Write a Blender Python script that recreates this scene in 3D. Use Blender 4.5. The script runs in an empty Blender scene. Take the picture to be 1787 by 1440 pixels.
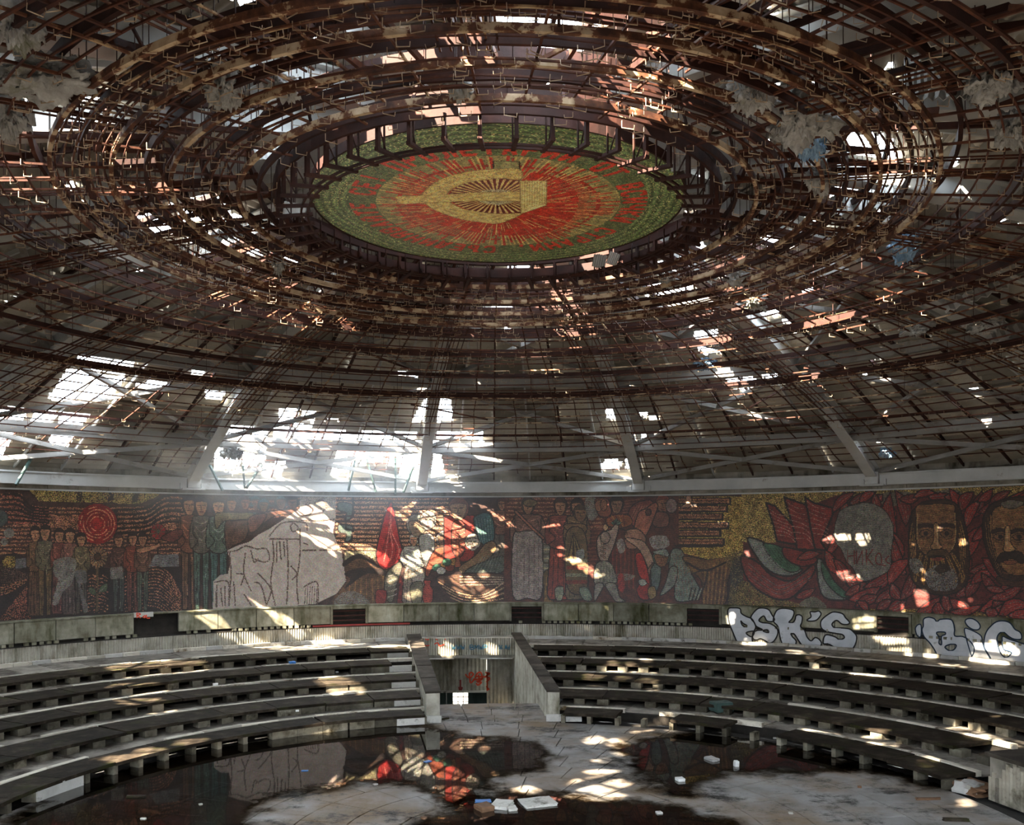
import bpy, bmesh, math, random
import numpy as np
from mathutils import Vector, Matrix
random.seed(7); RNG = np.random.default_rng(7)
PI = math.pi

# ------------------------------------------------------------------ camera
EYE = 4.98                    # eye height above the arena floor (m)
CAM_F = 1571.0                # focal length in pixels of the 1787 wide frame
CAM_Y = -15.0                 # the camera stands 15 m from the hall's axis
YAW = math.atan((871.8 - 893.5) / CAM_F); ROLL = -0.0034; HORIZON = 933.5
scene = bpy.context.scene
cd = bpy.data.cameras.new('camera'); cam = bpy.data.objects.new('camera', cd)
scene.collection.objects.link(cam); scene.camera = cam
cd.sensor_width = 36.0; cd.lens = CAM_F / 1787.0 * 36.0
cd.shift_y = (HORIZON - 720.0) / 1787.0
cd.clip_start = 0.05; cd.clip_end = 500
cam.matrix_world = Matrix.Translation((0, CAM_Y, EYE)) @ Matrix.Rotation(YAW, 4, 'Z') @ Matrix.Rotation(PI/2, 4, 'X') @ Matrix.Rotation(ROLL, 4, 'Z')

# ------------------------------------------------------------------ sky, sun, exposure
SUN_EL = math.radians(38.0); SUN_AZ = math.radians(-46.0)     # light travels towards +Y and a little to +X (from behind left)
SUN_DIR = Vector((-math.sin(SUN_AZ)*math.cos(SUN_EL), math.cos(SUN_AZ)*math.cos(SUN_EL), -math.sin(SUN_EL)))   # direction of travel
world = bpy.data.worlds.new('sky'); scene.world = world; world.use_nodes = True
wn = world.node_tree.nodes; wl = world.node_tree.links
bg = wn['Background']
bg.inputs['Color'].default_value = (0.80, 0.90, 1.0, 1); bg.inputs['Strength'].default_value = 16.0
sd = bpy.data.lights.new('sun', 'SUN'); sd.energy = 78.0; sd.angle = math.radians(0.6); sd.color = (1.0, 0.86, 0.66)
sun = bpy.data.objects.new('sun', sd); scene.collection.objects.link(sun)
sun.rotation_euler = SUN_DIR.to_track_quat('-Z', 'Y').to_euler(); sun.location = (0, -40, 40)
vs = scene.view_settings; vs.view_transform = 'Standard'; vs.look = 'None'; vs.gamma = 1.0; vs.use_curve_mapping = False
vs.exposure = 0.3
scene.cycles.use_denoising = True

# ------------------------------------------------------------------ measuring helpers: photo pixel <-> place in the hall
def ray(px, py):
    du, dv = px - 893.5, py - HORIZON
    u = du*math.cos(ROLL) + dv*math.sin(ROLL); v = -du*math.sin(ROLL) + dv*math.cos(ROLL)
    x2, z = u / CAM_F, -v / CAM_F
    return Vector((x2*math.cos(YAW) - math.sin(YAW), x2*math.sin(YAW) + math.cos(YAW), z))
def on_z(px, py, z):
    d = ray(px, py); t = (z - EYE) / d.z
    return Vector((d.x*t, CAM_Y + d.y*t, z))
def on_cyl(px, py, R):
    d = ray(px, py); a = d.x*d.x + d.y*d.y; b = CAM_Y*d.y; c = CAM_Y*CAM_Y - R*R
    t = (-b + math.sqrt(max(b*b - a*c, 0))) / a
    return Vector((d.x*t, CAM_Y + d.y*t, EYE + d.z*t))
def on_surf(px, py, zf, t0=1.0, t1=60.0):
    d = ray(px, py); n = 400; lo = t0
    def g(t):
        x, y = d.x*t, CAM_Y + d.y*t
        return EYE + d.z*t - zf(math.hypot(x, y))
    g0 = g(t0); step = (t1 - t0)/n
    for i in range(n):
        t = t0 + step*(i+1); g1 = g(t)
        if g0 <= 0 < g1:
            lo, hi = t - step, t
            for _ in range(30):
                m = (lo+hi)/2
                if g(m) > 0: hi = m
                else: lo = m
            return Vector((d.x*lo, CAM_Y + d.y*lo, EYE + d.z*lo))
        g0 = g1
    return None
def at_depth(px, py, dep):
    d = ray(px, py); return Vector((d.x*dep, CAM_Y + d.y*dep, EYE + d.z*dep))
def project(X, Y, Z):                       # works on numpy arrays
    Xc, Yc, Zc = X, Y - CAM_Y, Z - EYE
    x2 = Xc*math.cos(YAW) + Yc*math.sin(YAW); y2 = -Xc*math.sin(YAW) + Yc*math.cos(YAW)
    y2 = np.where(np.abs(y2) < 1e-3, 1e-3, y2)
    u = CAM_F*x2/y2; v = -CAM_F*Zc/y2
    return u*math.cos(ROLL) - v*math.sin(ROLL) + 893.5, u*math.sin(ROLL) + v*math.cos(ROLL) + HORIZON, y2

# ------------------------------------------------------------------ hall dimensions (heights above the arena floor)
R_WALL = 20.25; R_FLUTE = 20.10
Z_BEAM_T = EYE + 2.05; Z_MOS_T = EYE + 1.47; Z_MOS_B = EYE - 2.65; Z_FL_T = EYE - 3.48; Z_FL_B = EYE - 3.97
NOSE_R = [17.59, 15.63, 13.68, 11.72, 9.76]
SEAT_R = [16.45, 14.45, 12.52, 10.52, 8.90]
TREAD_Z = [EYE - 3.97, EYE - 4.15, EYE - 4.34, EYE - 4.53, EYE - 4.70]
def z_lattice(r): return EYE + 5.40 - 0.0077*r*r
def z_roof(r): return EYE + 6.9 - 0.0113*r*r
R_DISC = 3.05; Z_DISC = EYE + 5.44
RIB0 = math.radians(-8.6); NRIB = 15
def pol(r, a, z): return Vector((r*math.sin(a), r*math.cos(a), z))      # a = 0 is straight away from the camera

# ------------------------------------------------------------------ building helpers
COL = scene.collection
def link(o, parent=None):
    COL.objects.link(o)
    if parent is not None: o.parent = parent
    return o
def mesh_obj(name, verts, faces, mat, parent=None, smooth=False):
    me = bpy.data.meshes.new(name); me.from_pydata([tuple(v) for v in verts], [], faces)
    if mat is not None: me.materials.append(mat)
    if smooth: me.polygons.foreach_set('use_smooth', [True]*len(me.polygons))
    me.update()
    return link(bpy.data.objects.new(name, me), parent)
def inst(name, me, parent=None, loc=(0,0,0), rz=0.0):
    o = bpy.data.objects.new(name, me); o.location = loc; o.rotation_euler = (0, 0, rz); return link(o, parent)
def empty(name, loc=(0,0,0)):
    o = bpy.data.objects.new(name, None); o.location = loc; o.empty_display_size = 0.2; return link(o)
def tag(o, label, cat, group=None):
    o['label'] = label; o['category'] = cat
    if group: o['group'] = group
    return o
def struct(o, label=None):
    o['kind'] = 'structure'
    if label: o['label'] = label
    return o
def stuff(o): o['kind'] = 'stuff'; return o
class MB:
    """collects faces, builds one mesh"""
    def __init__(s): s.v = []; s.f = []
    def add(s, vs, fs):
        n = len(s.v); s.v.extend([tuple(p) for p in vs]); s.f.extend([tuple(n+i for i in f) for f in fs])
    def box(s, c, x, y, z):                 # centre and three half-axis vectors
        c, x, y, z = Vector(c), Vector(x), Vector(y), Vector(z)
        vs = [c+sx*x+sy*y+sz*z for sz in (-1,1) for sy in (-1,1) for sx in (-1,1)]
        s.add(vs, [(0,2,3,1),(4,5,7,6),(0,1,5,4),(2,6,7,3),(0,4,6,2),(1,3,7,5)])
    def bar(s, p, q, w, h, up=(0,0,1)):     # rectangular bar from p to q
        p, q = Vector(p), Vector(q); d = (q-p)
        if d.length < 1e-6: return
        dn = d.normalized(); up = Vector(up)
        sx = dn.cross(up)
        if sx.length < 1e-4: sx = dn.cross(Vector((1,0,0)))
        sx.normalize(); sz = sx.cross(dn).normalized()
        s.box((p+q)/2, d/2, sx*w/2, sz*h/2)
    def tube(s, pts, r, n=4, closed=False, up=(0,0,1)):
        pts = [Vector(p) for p in pts]; m = len(pts); rings = []
        for i, p in enumerate(pts):
            a = pts[(i-1) % m] if (closed or i > 0) else p
            b = pts[(i+1) % m] if (closed or i < m-1) else p
            d = (b-a); d = d.normalized() if d.length > 1e-9 else Vector((1,0,0))
            u = Vector(up); sx = d.cross(u)
            if sx.length < 1e-3: sx = d.cross(Vector((1,0,0.1)))
            sx.normalize(); sy = sx.cross(d)
            rings.append([p + sx*math.cos(2*PI*k/n+PI/4)*r + sy*math.sin(2*PI*k/n+PI/4)*r for k in range(n)])
        vs = [v for rg in rings for v in rg]; fs = []
        for i in range(m if closed else m-1):
            j = (i+1) % m
            for k in range(n):
                l = (k+1) % n
                fs.append((i*n+k, i*n+l, j*n+l, j*n+k))
        if not closed: fs.append(tuple(range(n-1,-1,-1))); fs.append(tuple((m-1)*n+k for k in range(n)))
        s.add(vs, fs)
    def arc_block(s, r0, r1, a0, a1, z0, z1, seg=1):      # a sector-shaped block of the hall
        vs = []; fs = []
        for i in range(seg+1):
            a = a0 + (a1-a0)*i/seg
            vs += [pol(r0,a,z0), pol(r1,a,z0), pol(r1,a,z1), pol(r0,a,z1)]
        for i in range(seg):
            b = i*4
            for k in range(4): fs.append((b+k, b+4+k, b+4+(k+1)%4, b+(k+1)%4))
        fs.append((0,1,2,3)); e = seg*4; fs.append((e+3,e+2,e+1,e))
        s.add(vs, fs)
    def revolve(s, prof, a0, a1, seg, close=False):       # profile [(r,z)...] swept round the axis
        n = len(prof); vs = []; fs = []
        for i in range(seg+1):
            a = a0 + (a1-a0)*i/seg
            vs += [pol(r,a,z) for r, z in prof]
        for i in range(seg):
            for k in range(n if close else n-1):
                fs.append((i*n+k, (i+1)*n+k, (i+1)*n+(k+1)%n, i*n+(k+1)%n))
        s.add(vs, fs)
    def build(s, name, mat, parent=None, smooth=False): return mesh_obj(name, s.v, s.f, mat, parent, smooth)

def lin(c):
    return tuple((x/12.92 if x <= 0.04045 else ((x+0.055)/1.055)**2.4) for x in c)
# ------------------------------------------------------------------ materials
def mat_base(name, rough=0.8, metal=0.0, spec=0.3):
    m = bpy.data.materials.new(name); m.use_nodes = True
    b = m.node_tree.nodes['Principled BSDF']
    b.inputs['Roughness'].default_value = rough; b.inputs['Metallic'].default_value = metal
    b.inputs['Specular IOR Level'].default_value = spec
    return m, m.node_tree.nodes, m.node_tree.links, b
def noise(nodes, links, scale, detail=6, rough=0.6, vec=None, dist=0.0):
    n = nodes.new('ShaderNodeTexNoise'); n.inputs['Scale'].default_value = scale
    n.inputs['Detail'].default_value = detail; n.inputs['Roughness'].default_value = rough; n.inputs['Distortion'].default_value = dist
    if vec is not None: links.new(vec, n.inputs['Vector'])
    return n
def coords(nodes, links, scale=(1,1,1)):
    g = nodes.new('ShaderNodeNewGeometry'); mp = nodes.new('ShaderNodeMapping')
    mp.inputs['Scale'].default_value = scale; links.new(g.outputs['Position'], mp.inputs['Vector'])
    return mp.outputs['Vector']
def ramp(nodes, links, fac, stops):
    r = nodes.new('ShaderNodeValToRGB'); e = r.color_ramp.elements
    e[0].position, e[0].color = stops[0][0], (*stops[0][1], 1); e[1].position, e[1].color = stops[-1][0], (*stops[-1][1], 1)
    for p, c in stops[1:-1]:
        x = e.new(p); x.color = (*c, 1)
    links.new(fac, r.inputs['Fac']); return r
def mixc(nodes, links, fac, a, b, mode='MIX'):
    m = nodes.new('ShaderNodeMix'); m.data_type = 'RGBA'; m.blend_type = mode
    if isinstance(fac, float): m.inputs['Factor'].default_value = fac
    else: links.new(fac, m.inputs['Factor'])
    for k, s in (('A', a), ('B', b)):
        i = [x for x in m.inputs if x.name == k and x.type == 'RGBA'][0]
        if isinstance(s, tuple): i.default_value = (*s, 1)
        else: links.new(s, i)
    return [o for o in m.outputs if o.type == 'RGBA'][0]
def bump(nodes, links, b, h, strength=0.3, dist=0.02):
    n = nodes.new('ShaderNodeBump'); n.inputs['Strength'].default_value = strength; n.inputs['Distance'].default_value = dist
    links.new(h, n.inputs['Height']); links.new(n.outputs['Normal'], b.inputs['Normal'])
def mottled(name, stops, scale=2.0, rough=0.85, dirt=None, dirt_scale=0.6, dirt_lo=0.5, dirt_hi=0.62, streak=False, bumps=0.3, per_obj=0.0, metal=0.0, spec=0.3, fine=14.0):
    """colour from noise between stops, dirt patches with their own shapes, fine relief"""
    m, n, l, b = mat_base(name, rough, metal, spec)
    v = coords(n, l); a = noise(n, l, scale, 8, 0.62, v)
    c = ramp(n, l, a.outputs['Fac'], stops).outputs['Color']
    if dirt:
        v2 = coords(n, l, (1, 1, 0.25)) if streak else v
        d = noise(n, l, dirt_scale, 9, 0.7, v2)
        f = ramp(n, l, d.outputs['Fac'], [(dirt_lo, (0,0,0)), (dirt_hi, (1,1,1))])
        c = mixc(n, l, f.outputs['Color'], c, dirt)
    if per_obj:
        oi = n.new('ShaderNodeObjectInfo')
        rr = ramp(n, l, oi.outputs['Random'], [(0, (1-per_obj,)*3), (1, (1+per_obj*0.4,)*3)])
        c = mixc(n, l, 1.0, c, rr.outputs['Color'], 'MULTIPLY')
    l.new(c, b.inputs['Base Color'])
    if bumps:
        k = noise(n, l, fine, 6, 0.65, v); bump(n, l, b, k.outputs['Fac'], bumps, 0.03)
    return m
M = {}
M['rust'] = mottled('rust_paint', [(0.30,(0.020,0.006,0.004)),(0.50,(0.055,0.016,0.008)),(0.66,(0.10,0.032,0.013)),(0.73,(0.22,0.115,0.05)),(0.85,(0.36,0.24,0.13))], 3.2, 0.75, bumps=0.15)
M['rust_pale'] = mottled('rust_pale', [(0.34,(0.035,0.012,0.007)),(0.54,(0.11,0.04,0.018)),(0.60,(0.36,0.24,0.13)),(0.8,(0.54,0.41,0.25))], 2.6, 0.7, bumps=0.15)
M['rust_dark'] = mottled('rust_dark', [(0.3,(0.014,0.005,0.004)),(0.55,(0.034,0.010,0.007)),(0.75,(0.07,0.022,0.012))], 2.5, 0.75, bumps=0.15)
M['hook'] = mottled('hook_wire', [(0.3,(0.22,0.14,0.08)),(0.7,(0.5,0.4,0.28))], 6.0, 0.6, bumps=0)
M['steel'] = mottled('grey_paint', [(0.3,(0.34,0.35,0.345)),(0.7,(0.48,0.49,0.48))], 0.8, 0.5, dirt=(0.16,0.11,0.07), dirt_scale=1.3, dirt_lo=0.62, dirt_hi=0.75, bumps=0.05)
M['steel_dull'] = mottled('dull_steel', [(0.3,(0.17,0.165,0.155)),(0.7,(0.27,0.262,0.25))], 0.9, 0.6, dirt=(0.09,0.06,0.04), dirt_scale=1.3, dirt_lo=0.56, dirt_hi=0.72, bumps=0.05)
M['steel_green'] = mottled('green_paint', [(0.3,(0.03,0.055,0.05)),(0.7,(0.06,0.10,0.09))], 1.5, 0.5, bumps=0.05)
M['sheet'] = mottled('roof_sheet', [(0.25,(0.25,0.225,0.185)),(0.55,(0.40,0.37,0.315)),(0.8,(0.55,0.515,0.455))], 0.7, 0.7, dirt=(0.09,0.065,0.045), dirt_scale=0.9, dirt_lo=0.60, dirt_hi=0.74, bumps=0.1, per_obj=0.5)
M['sheet_pale'] = mottled('pale_sheet', [(0.3,(0.30,0.29,0.27)),(0.7,(0.50,0.49,0.46))], 1.5, 0.7, dirt=(0.16,0.10,0.06), dirt_scale=1.6, dirt_lo=0.56, dirt_hi=0.7, bumps=0.1, per_obj=0.3)
M['wool'] = mottled('glass_wool', [(0.3,(0.18,0.175,0.165)),(0.6,(0.36,0.36,0.35)),(0.8,(0.55,0.55,0.54))], 4.0, 1.0, dirt=(0.11,0.12,0.05), dirt_scale=1.4, dirt_lo=0.56, dirt_hi=0.7, bumps=0.9, fine=9.0, spec=0.0)
M['rust_cream'] = mottled('rust_cream', [(0.38,(0.040,0.014,0.008)),(0.52,(0.12,0.045,0.02)),(0.555,(0.40,0.29,0.18)),(0.8,(0.60,0.49,0.35))], 3.4, 0.7, bumps=0.15)
M['concrete'] = mottled('concrete', [(0.28,(0.10,0.092,0.075)),(0.5,(0.21,0.195,0.165)),(0.75,(0.33,0.31,0.265))], 1.2, 0.9, dirt=(0.035,0.032,0.02), dirt_scale=0.9, dirt_lo=0.50, dirt_hi=0.66, streak=True, spec=0.08)
M['plinth'] = mottled('mossy_plinth', [(0.28,(0.12,0.11,0.07)),(0.5,(0.24,0.225,0.165)),(0.75,(0.38,0.36,0.285))], 2.2, 0.9, dirt=(0.05,0.052,0.016), dirt_scale=1.5, dirt_lo=0.46, dirt_hi=0.66, streak=True, per_obj=0.4, spec=0.08)
M['flute'] = mottled('fluted_concrete', [(0.28,(0.22,0.205,0.16)),(0.5,(0.40,0.375,0.31)),(0.75,(0.52,0.495,0.42))], 2.0, 0.9, dirt=(0.09,0.08,0.045), dirt_scale=1.6, dirt_lo=0.50, dirt_hi=0.70, streak=True, spec=0.08)
M['tread'] = mottled('tread_tile', [(0.28,(0.12,0.105,0.088)),(0.55,(0.25,0.225,0.19)),(0.75,(0.36,0.33,0.285))], 2.4, 0.6, dirt=(0.035,0.024,0.016), dirt_scale=1.3, dirt_lo=0.48, dirt_hi=0.64, per_obj=0.35, spec=0.08)
M['seat'] = mottled('seat_plank', [(0.28,(0.010,0.008,0.006)),(0.52,(0.028,0.021,0.015)),(0.70,(0.07,0.056,0.04)),(0.82,(0.15,0.125,0.09))], 3.0, 0.75, dirt=(0.03,0.032,0.010), dirt_scale=2.2, dirt_lo=0.52, dirt_hi=0.68, per_obj=0.45, spec=0.08)
M['nosing'] = mottled('nosing', [(0.3,(0.46,0.42,0.33)),(0.7,(0.66,0.62,0.53))], 1.5, 0.7, dirt=(0.14,0.10,0.055), dirt_scale=1.5, dirt_lo=0.52, dirt_hi=0.66, per_obj=0.35, spec=0.08)
M['block'] = mottled('bench_block', [(0.28,(0.08,0.07,0.05)),(0.55,(0.18,0.162,0.122)),(0.78,(0.34,0.315,0.25))], 2.2, 0.9, dirt=(0.035,0.03,0.018), dirt_scale=1.6, dirt_lo=0.52, dirt_hi=0.66, per_obj=0.55, spec=0.08)
M['white_tile'] = mottled('white_facing', [(0.3,(0.42,0.41,0.37)),(0.7,(0.62,0.60,0.55))], 2.0, 0.7, dirt=(0.12,0.11,0.08), dirt_scale=2.0, dirt_lo=0.54, dirt_hi=0.66, per_obj=0.2, spec=0.08)
M['dark'] = mottled('void_shade', [(0.3,(0.008,0.007,0.006)),(0.7,(0.03,0.025,0.02))], 2.0, 0.95)  # near-black: shade of voids, niches and groove put into the colour; also subfloor
M['cap'] = mottled('parapet_cap', [(0.3,(0.03,0.025,0.02)),(0.6,(0.08,0.068,0.055)),(0.8,(0.14,0.12,0.10))], 1.8, 0.8, per_obj=0.4, spec=0.08)
M['wood'] = mottled('weathered_strip', [(0.3,(0.20,0.18,0.14)),(0.7,(0.40,0.37,0.30))], 2.0, 0.85, dirt=(0.08,0.07,0.045), dirt_scale=1.4, dirt_lo=0.52, dirt_hi=0.66, per_obj=0.5)
M['redpaint'] = mottled('red_spray', [(0.3,(0.55,0.05,0.02)),(0.7,(0.72,0.09,0.04))], 3, 0.8, bumps=0)
M['darkred'] = mottled('dark_red_spray', [(0.3,(0.20,0.03,0.03)),(0.7,(0.28,0.05,0.04))], 3, 0.8, bumps=0)
M['bluepaint'] = mottled('blue_spray', [(0.3,(0.02,0.10,0.17)),(0.7,(0.04,0.16,0.24))], 3, 0.8, bumps=0)
M['navy'] = mottled('navy_spray', [(0.3,(0.006,0.014,0.03)),(0.7,(0.012,0.03,0.055))], 3, 0.8, bumps=0)
M['black'] = mottled('black_spray', [(0.3,(0.008,0.008,0.008)),(0.7,(0.016,0.015,0.015))], 3, 0.8, bumps=0)
M['silver'] = mottled('silver_spray', [(0.3,(0.36,0.37,0.39)),(0.7,(0.52,0.53,0.55))], 2.0, 0.55, dirt=(0.2,0.19,0.18), dirt_scale=2.0, dirt_lo=0.6, dirt_hi=0.7, bumps=0)
M['plastic_blue'] = mottled('blue_plastic', [(0.3,(0.02,0.12,0.35)),(0.7,(0.05,0.2,0.5))], 3, 0.4, bumps=0)
M['plastic_white'] = mottled('white_scrap', [(0.3,(0.6,0.6,0.58)),(0.7,(0.75,0.75,0.72))], 3, 0.5, bumps=0)
M['brown_scrap'] = mottled('brown_scrap', [(0.3,(0.08,0.04,0.02)),(0.7,(0.2,0.11,0.06))], 3, 0.7, bumps=0)
# arena floor: pale grey tile with dust, rust-brown silt and black grit (stains with their own shapes)
m, n, l, b = mat_base('floor_tile', 0.6, 0, 0.22)
v = coords(n, l); a1 = noise(n, l, 0.9, 9, 0.6, v)
c = ramp(n, l, a1.outputs['Fac'], [(0.3,(0.15,0.14,0.128)),(0.55,(0.26,0.25,0.24)),(0.75,(0.36,0.345,0.325))]).outputs['Color']
d1 = noise(n, l, 0.33, 10, 0.66, v); f1 = ramp(n, l, d1.outputs['Fac'], [(0.44,(0,0,0)),(0.62,(1,1,1))])
c = mixc(n, l, f1.outputs['Color'], c, (0.17,0.115,0.065))
d2 = noise(n, l, 0.55, 12, 0.8, coords(n, l, (1,1.3,1))); f2 = ramp(n, l, d2.outputs['Fac'], [(0.515,(0,0,0)),(0.60,(1,1,1))])
c = mixc(n, l, f2.outputs['Color'], c, (0.02,0.018,0.015))
l.new(c, b.inputs['Base Color'])
k = noise(n, l, 9, 6, 0.6, v); bump(n, l, b, k.outputs['Fac'], 0.15, 0.01)
M['floor'] = m
# standing rain water: clear film over the silt, mirror-like at a low angle; the silt round it stays damp and dark
m = bpy.data.materials.new('rain_water'); m.use_nodes = True; n, l = m.node_tree.nodes, m.node_tree.links
for x in list(n):
    if x.type == 'BSDF_PRINCIPLED': n.remove(x)
out = n['Material Output']
at = n.new('ShaderNodeAttribute'); at.attribute_name = 'depth'
nv = coords(n, l); nz = noise(n, l, 1.3, 10, 0.72, nv)
ad = n.new('ShaderNodeMath'); ad.operation = 'MULTIPLY_ADD'; l.new(nz.outputs['Fac'], ad.inputs[0]); ad.inputs[1].default_value = 2.2; ad.inputs[2].default_value = -1.1
sm = n.new('ShaderNodeMath'); sm.operation = 'ADD'; l.new(ad.outputs[0], sm.inputs[0]); l.new(at.outputs['Fac'], sm.inputs[1])
def band(lo, hi):
    r = n.new('ShaderNodeMapRange'); r.interpolation_type = 'SMOOTHSTEP'; r.inputs['From Min'].default_value = lo; r.inputs['From Max'].default_value = hi; l.new(sm.outputs[0], r.inputs['Value']); return r.outputs['Result']
tr = n.new('ShaderNodeBsdfTransparent'); l.new(mixc(n, l, band(-0.45, 0.15), (1.0,1.0,1.0), (0.20,0.17,0.13)), tr.inputs['Color'])
gl = n.new('ShaderNodeBsdfGlossy'); gl.inputs['Roughness'].default_value = 0.02; gl.inputs['Color'].default_value = (1,1,1,1)
fr = n.new('ShaderNodeFresnel'); fr.inputs['IOR'].default_value = 1.6
mf = n.new('ShaderNodeMath'); mf.operation = 'MULTIPLY'; l.new(fr.outputs['Fac'], mf.inputs[0]); l.new(band(0.0, 0.25), mf.inputs[1])
mx = n.new('ShaderNodeMixShader'); l.new(mf.outputs[0], mx.inputs['Fac']); l.new(tr.outputs[0], mx.inputs[1]); l.new(gl.outputs[0], mx.inputs[2])
nn = noise(n, l, 2.2, 4, 0.5, nv); bp = n.new('ShaderNodeBump'); bp.inputs['Strength'].default_value = 0.012; bp.inputs['Distance'].default_value = 0.02
l.new(nn.outputs['Fac'], bp.inputs['Height']); l.new(bp.outputs['Normal'], gl.inputs['Normal'])
l.new(mx.outputs[0], out.inputs['Surface'])
M['water'] = m
# mosaic: one colour per tessera (face attribute), gold ones shinier
def mosaic_mat(name, rough):
    m, n, l, b = mat_base(name, rough, 0, 0.5)
    at = n.new('ShaderNodeAttribute'); at.attribute_name = 'Tessera'
    v = coords(n, l); k = noise(n, l, 18, 3, 0.6, v)
    g = ramp(n, l, k.outputs['Fac'], [(0.3,(0.75,0.75,0.75)),(0.7,(1.1,1.1,1.1))])
    l.new(mixc(n, l, 1.0, at.outputs['Color'], g.outputs['Color'], 'MULTIPLY'), b.inputs['Base Color'])
    l.new(at.outputs['Alpha'], b.inputs['Metallic'])
    bump(n, l, b, noise(n, l, 30, 2, 0.5, v).outputs['Fac'], 0.5, 0.01)
    return m
M['mosaic'] = mosaic_mat('mosaic_tesserae', 0.42)
# ------------------------------------------------------------------ mosaic painter: gives every tessera its colour
def spline(pts, closed, n=8):
    P = np.array(pts, float); m = len(P); out = []
    rng = range(m if closed else m-1)
    for i in rng:
        p0 = P[(i-1) % m] if (closed or i > 0) else P[i]; p1 = P[i]; p2 = P[(i+1) % m]
        p3 = P[(i+2) % m] if (closed or i+2 < m) else P[(i+1) % m]
        for k in range(n):
            t = k/n
            out.append(0.5*((2*p1)+(-p0+p2)*t+(2*p0-5*p1+4*p2-p3)*t*t+(-p0+3*p1-3*p2+p3)*t**3))
    if not closed: out.append(P[-1])
    return np.array(out)
class Canvas:
    def __init__(s, px, py, base):
        s.px, s.py = px.ravel(), py.ravel(); n = len(s.px)
        s.col = np.tile(np.array(base, float), (n, 1)); s.met = np.zeros(n); s.o = (0, 0, 1.0)
        s.rnd = RNG.random(n)
        s.order = np.argsort(s.px); s.sx = s.px[s.order]
    def at(s, ox, oy, sc): s.o = (ox, oy, sc)
    def _t(s, pts): P = np.array(pts, float); return np.stack([s.o[0]+P[:,0]*s.o[2], s.o[1]+P[:,1]*s.o[2]], 1)
    def _sel(s, P, pad=0.0):
        i0 = np.searchsorted(s.sx, P[:,0].min()-pad); i1 = np.searchsorted(s.sx, P[:,0].max()+pad)
        idx = s.order[i0:i1]; y = s.py[idx]
        return idx[(y >= P[:,1].min()-pad) & (y <= P[:,1].max()+pad)]
    def _inside(s, P):
        idx = s._sel(P); x, y = s.px[idx], s.py[idx]; ins = np.zeros(len(idx), bool)
        j = len(P)-1
        for i in range(len(P)):
            xi, yi, xj, yj = P[i,0], P[i,1], P[j,0], P[j,1]
            if yi != yj:
                ins ^= ((yi > y) != (yj > y)) & (x < (xj-xi)*(y-yi)/(yj-yi)+xi)
            j = i
        return idx[ins]
    def put(s, idx, c, keep=1.0, met=0.0):
        if keep < 1.0: idx = idx[s.rnd[idx] < keep]
        s.col[idx] = c; s.met[idx] = met
    def poly(s, pts, c, edge=None, w=5, sm=True, keep=1.0, met=0.0):
        P = s._t(pts); P = spline(P, True, 5) if sm else P
        idx = s._inside(P); s.put(idx, c, keep, met)
        if edge is not None: s._stroke(np.vstack([P, P[:1]]), w*s.o[2], edge)
        return idx
    def _stroke(s, P, w, c, keep=1.0, met=0.0):
        idx = s._sel(P, w); x, y = s.px[idx], s.py[idx]; hit = np.zeros(len(idx), bool); h2 = w*w/4
        for a, b in zip(P[:-1], P[1:]):
            m = (x >= min(a[0],b[0])-w) & (x <= max(a[0],b[0])+w) & (y >= min(a[1],b[1])-w) & (y <= max(a[1],b[1])+w)
            if not m.any(): continue
            d = b-a; L = d@d
            xx, yy = x[m]-a[0], y[m]-a[1]
            t = np.clip((xx*d[0]+yy*d[1])/L, 0, 1) if L > 1e-9 else np.zeros(len(xx))
            hit[np.where(m)[0]] |= (xx-t*d[0])**2+(yy-t*d[1])**2 <= h2
        s.put(idx[hit], c, keep, met)
    def line(s, pts, w, c, sm=True, keep=1.0, met=0.0):
        P = s._t(pts); P = spline(P, False, 6) if (sm and len(P) > 2) else P
        s._stroke(P, max(w*s.o[2], 1.0), c, keep, met)
    def ell(s, x, y, rx, ry, c, edge=None, w=5, rot=0.0, keep=1.0, met=0.0):
        t = np.linspace(0, 2*PI, 33)[:-1]; ca, sa = math.cos(rot), math.sin(rot)
        return s.poly(np.stack([x+rx*np.cos(t)*ca-ry*np.sin(t)*sa, y+rx*np.cos(t)*sa+ry*np.sin(t)*ca], 1), c, edge, w, False, keep, met)
    def hatch(s, idx_pts, c, dirv, gap, w, keep=1.0, met=0.0):     # parallel rows of tesserae inside an outline
        P = spline(s._t(idx_pts), True, 5); idx = s._inside(P)
        d = np.array(dirv, float); d /= np.linalg.norm(d)
        q = (-(s.px[idx]-s.o[0])*d[1]+(s.py[idx]-s.o[1])*d[0])/s.o[2]
        s.put(idx[(q % gap) < w], c, keep, met)
DK=(.14,.09,.07); RED=(.53,.13,.10); DRED=(.37,.11,.09); COP=(.68,.44,.31); GOLD=(.62,.50,.24); BRN=(.40,.27,.18); GRN=(.20,.36,.26)
TEAL=(.20,.33,.32); GRY=(.44,.41,.37); WHT=(.64,.62,.57); OCH=(.58,.40,.18); SKIN=(.60,.40,.27); PLA=(.67,.61,.56); SKT=(.36,.27,.23); OLV=(.34,.31,.18)
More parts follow.
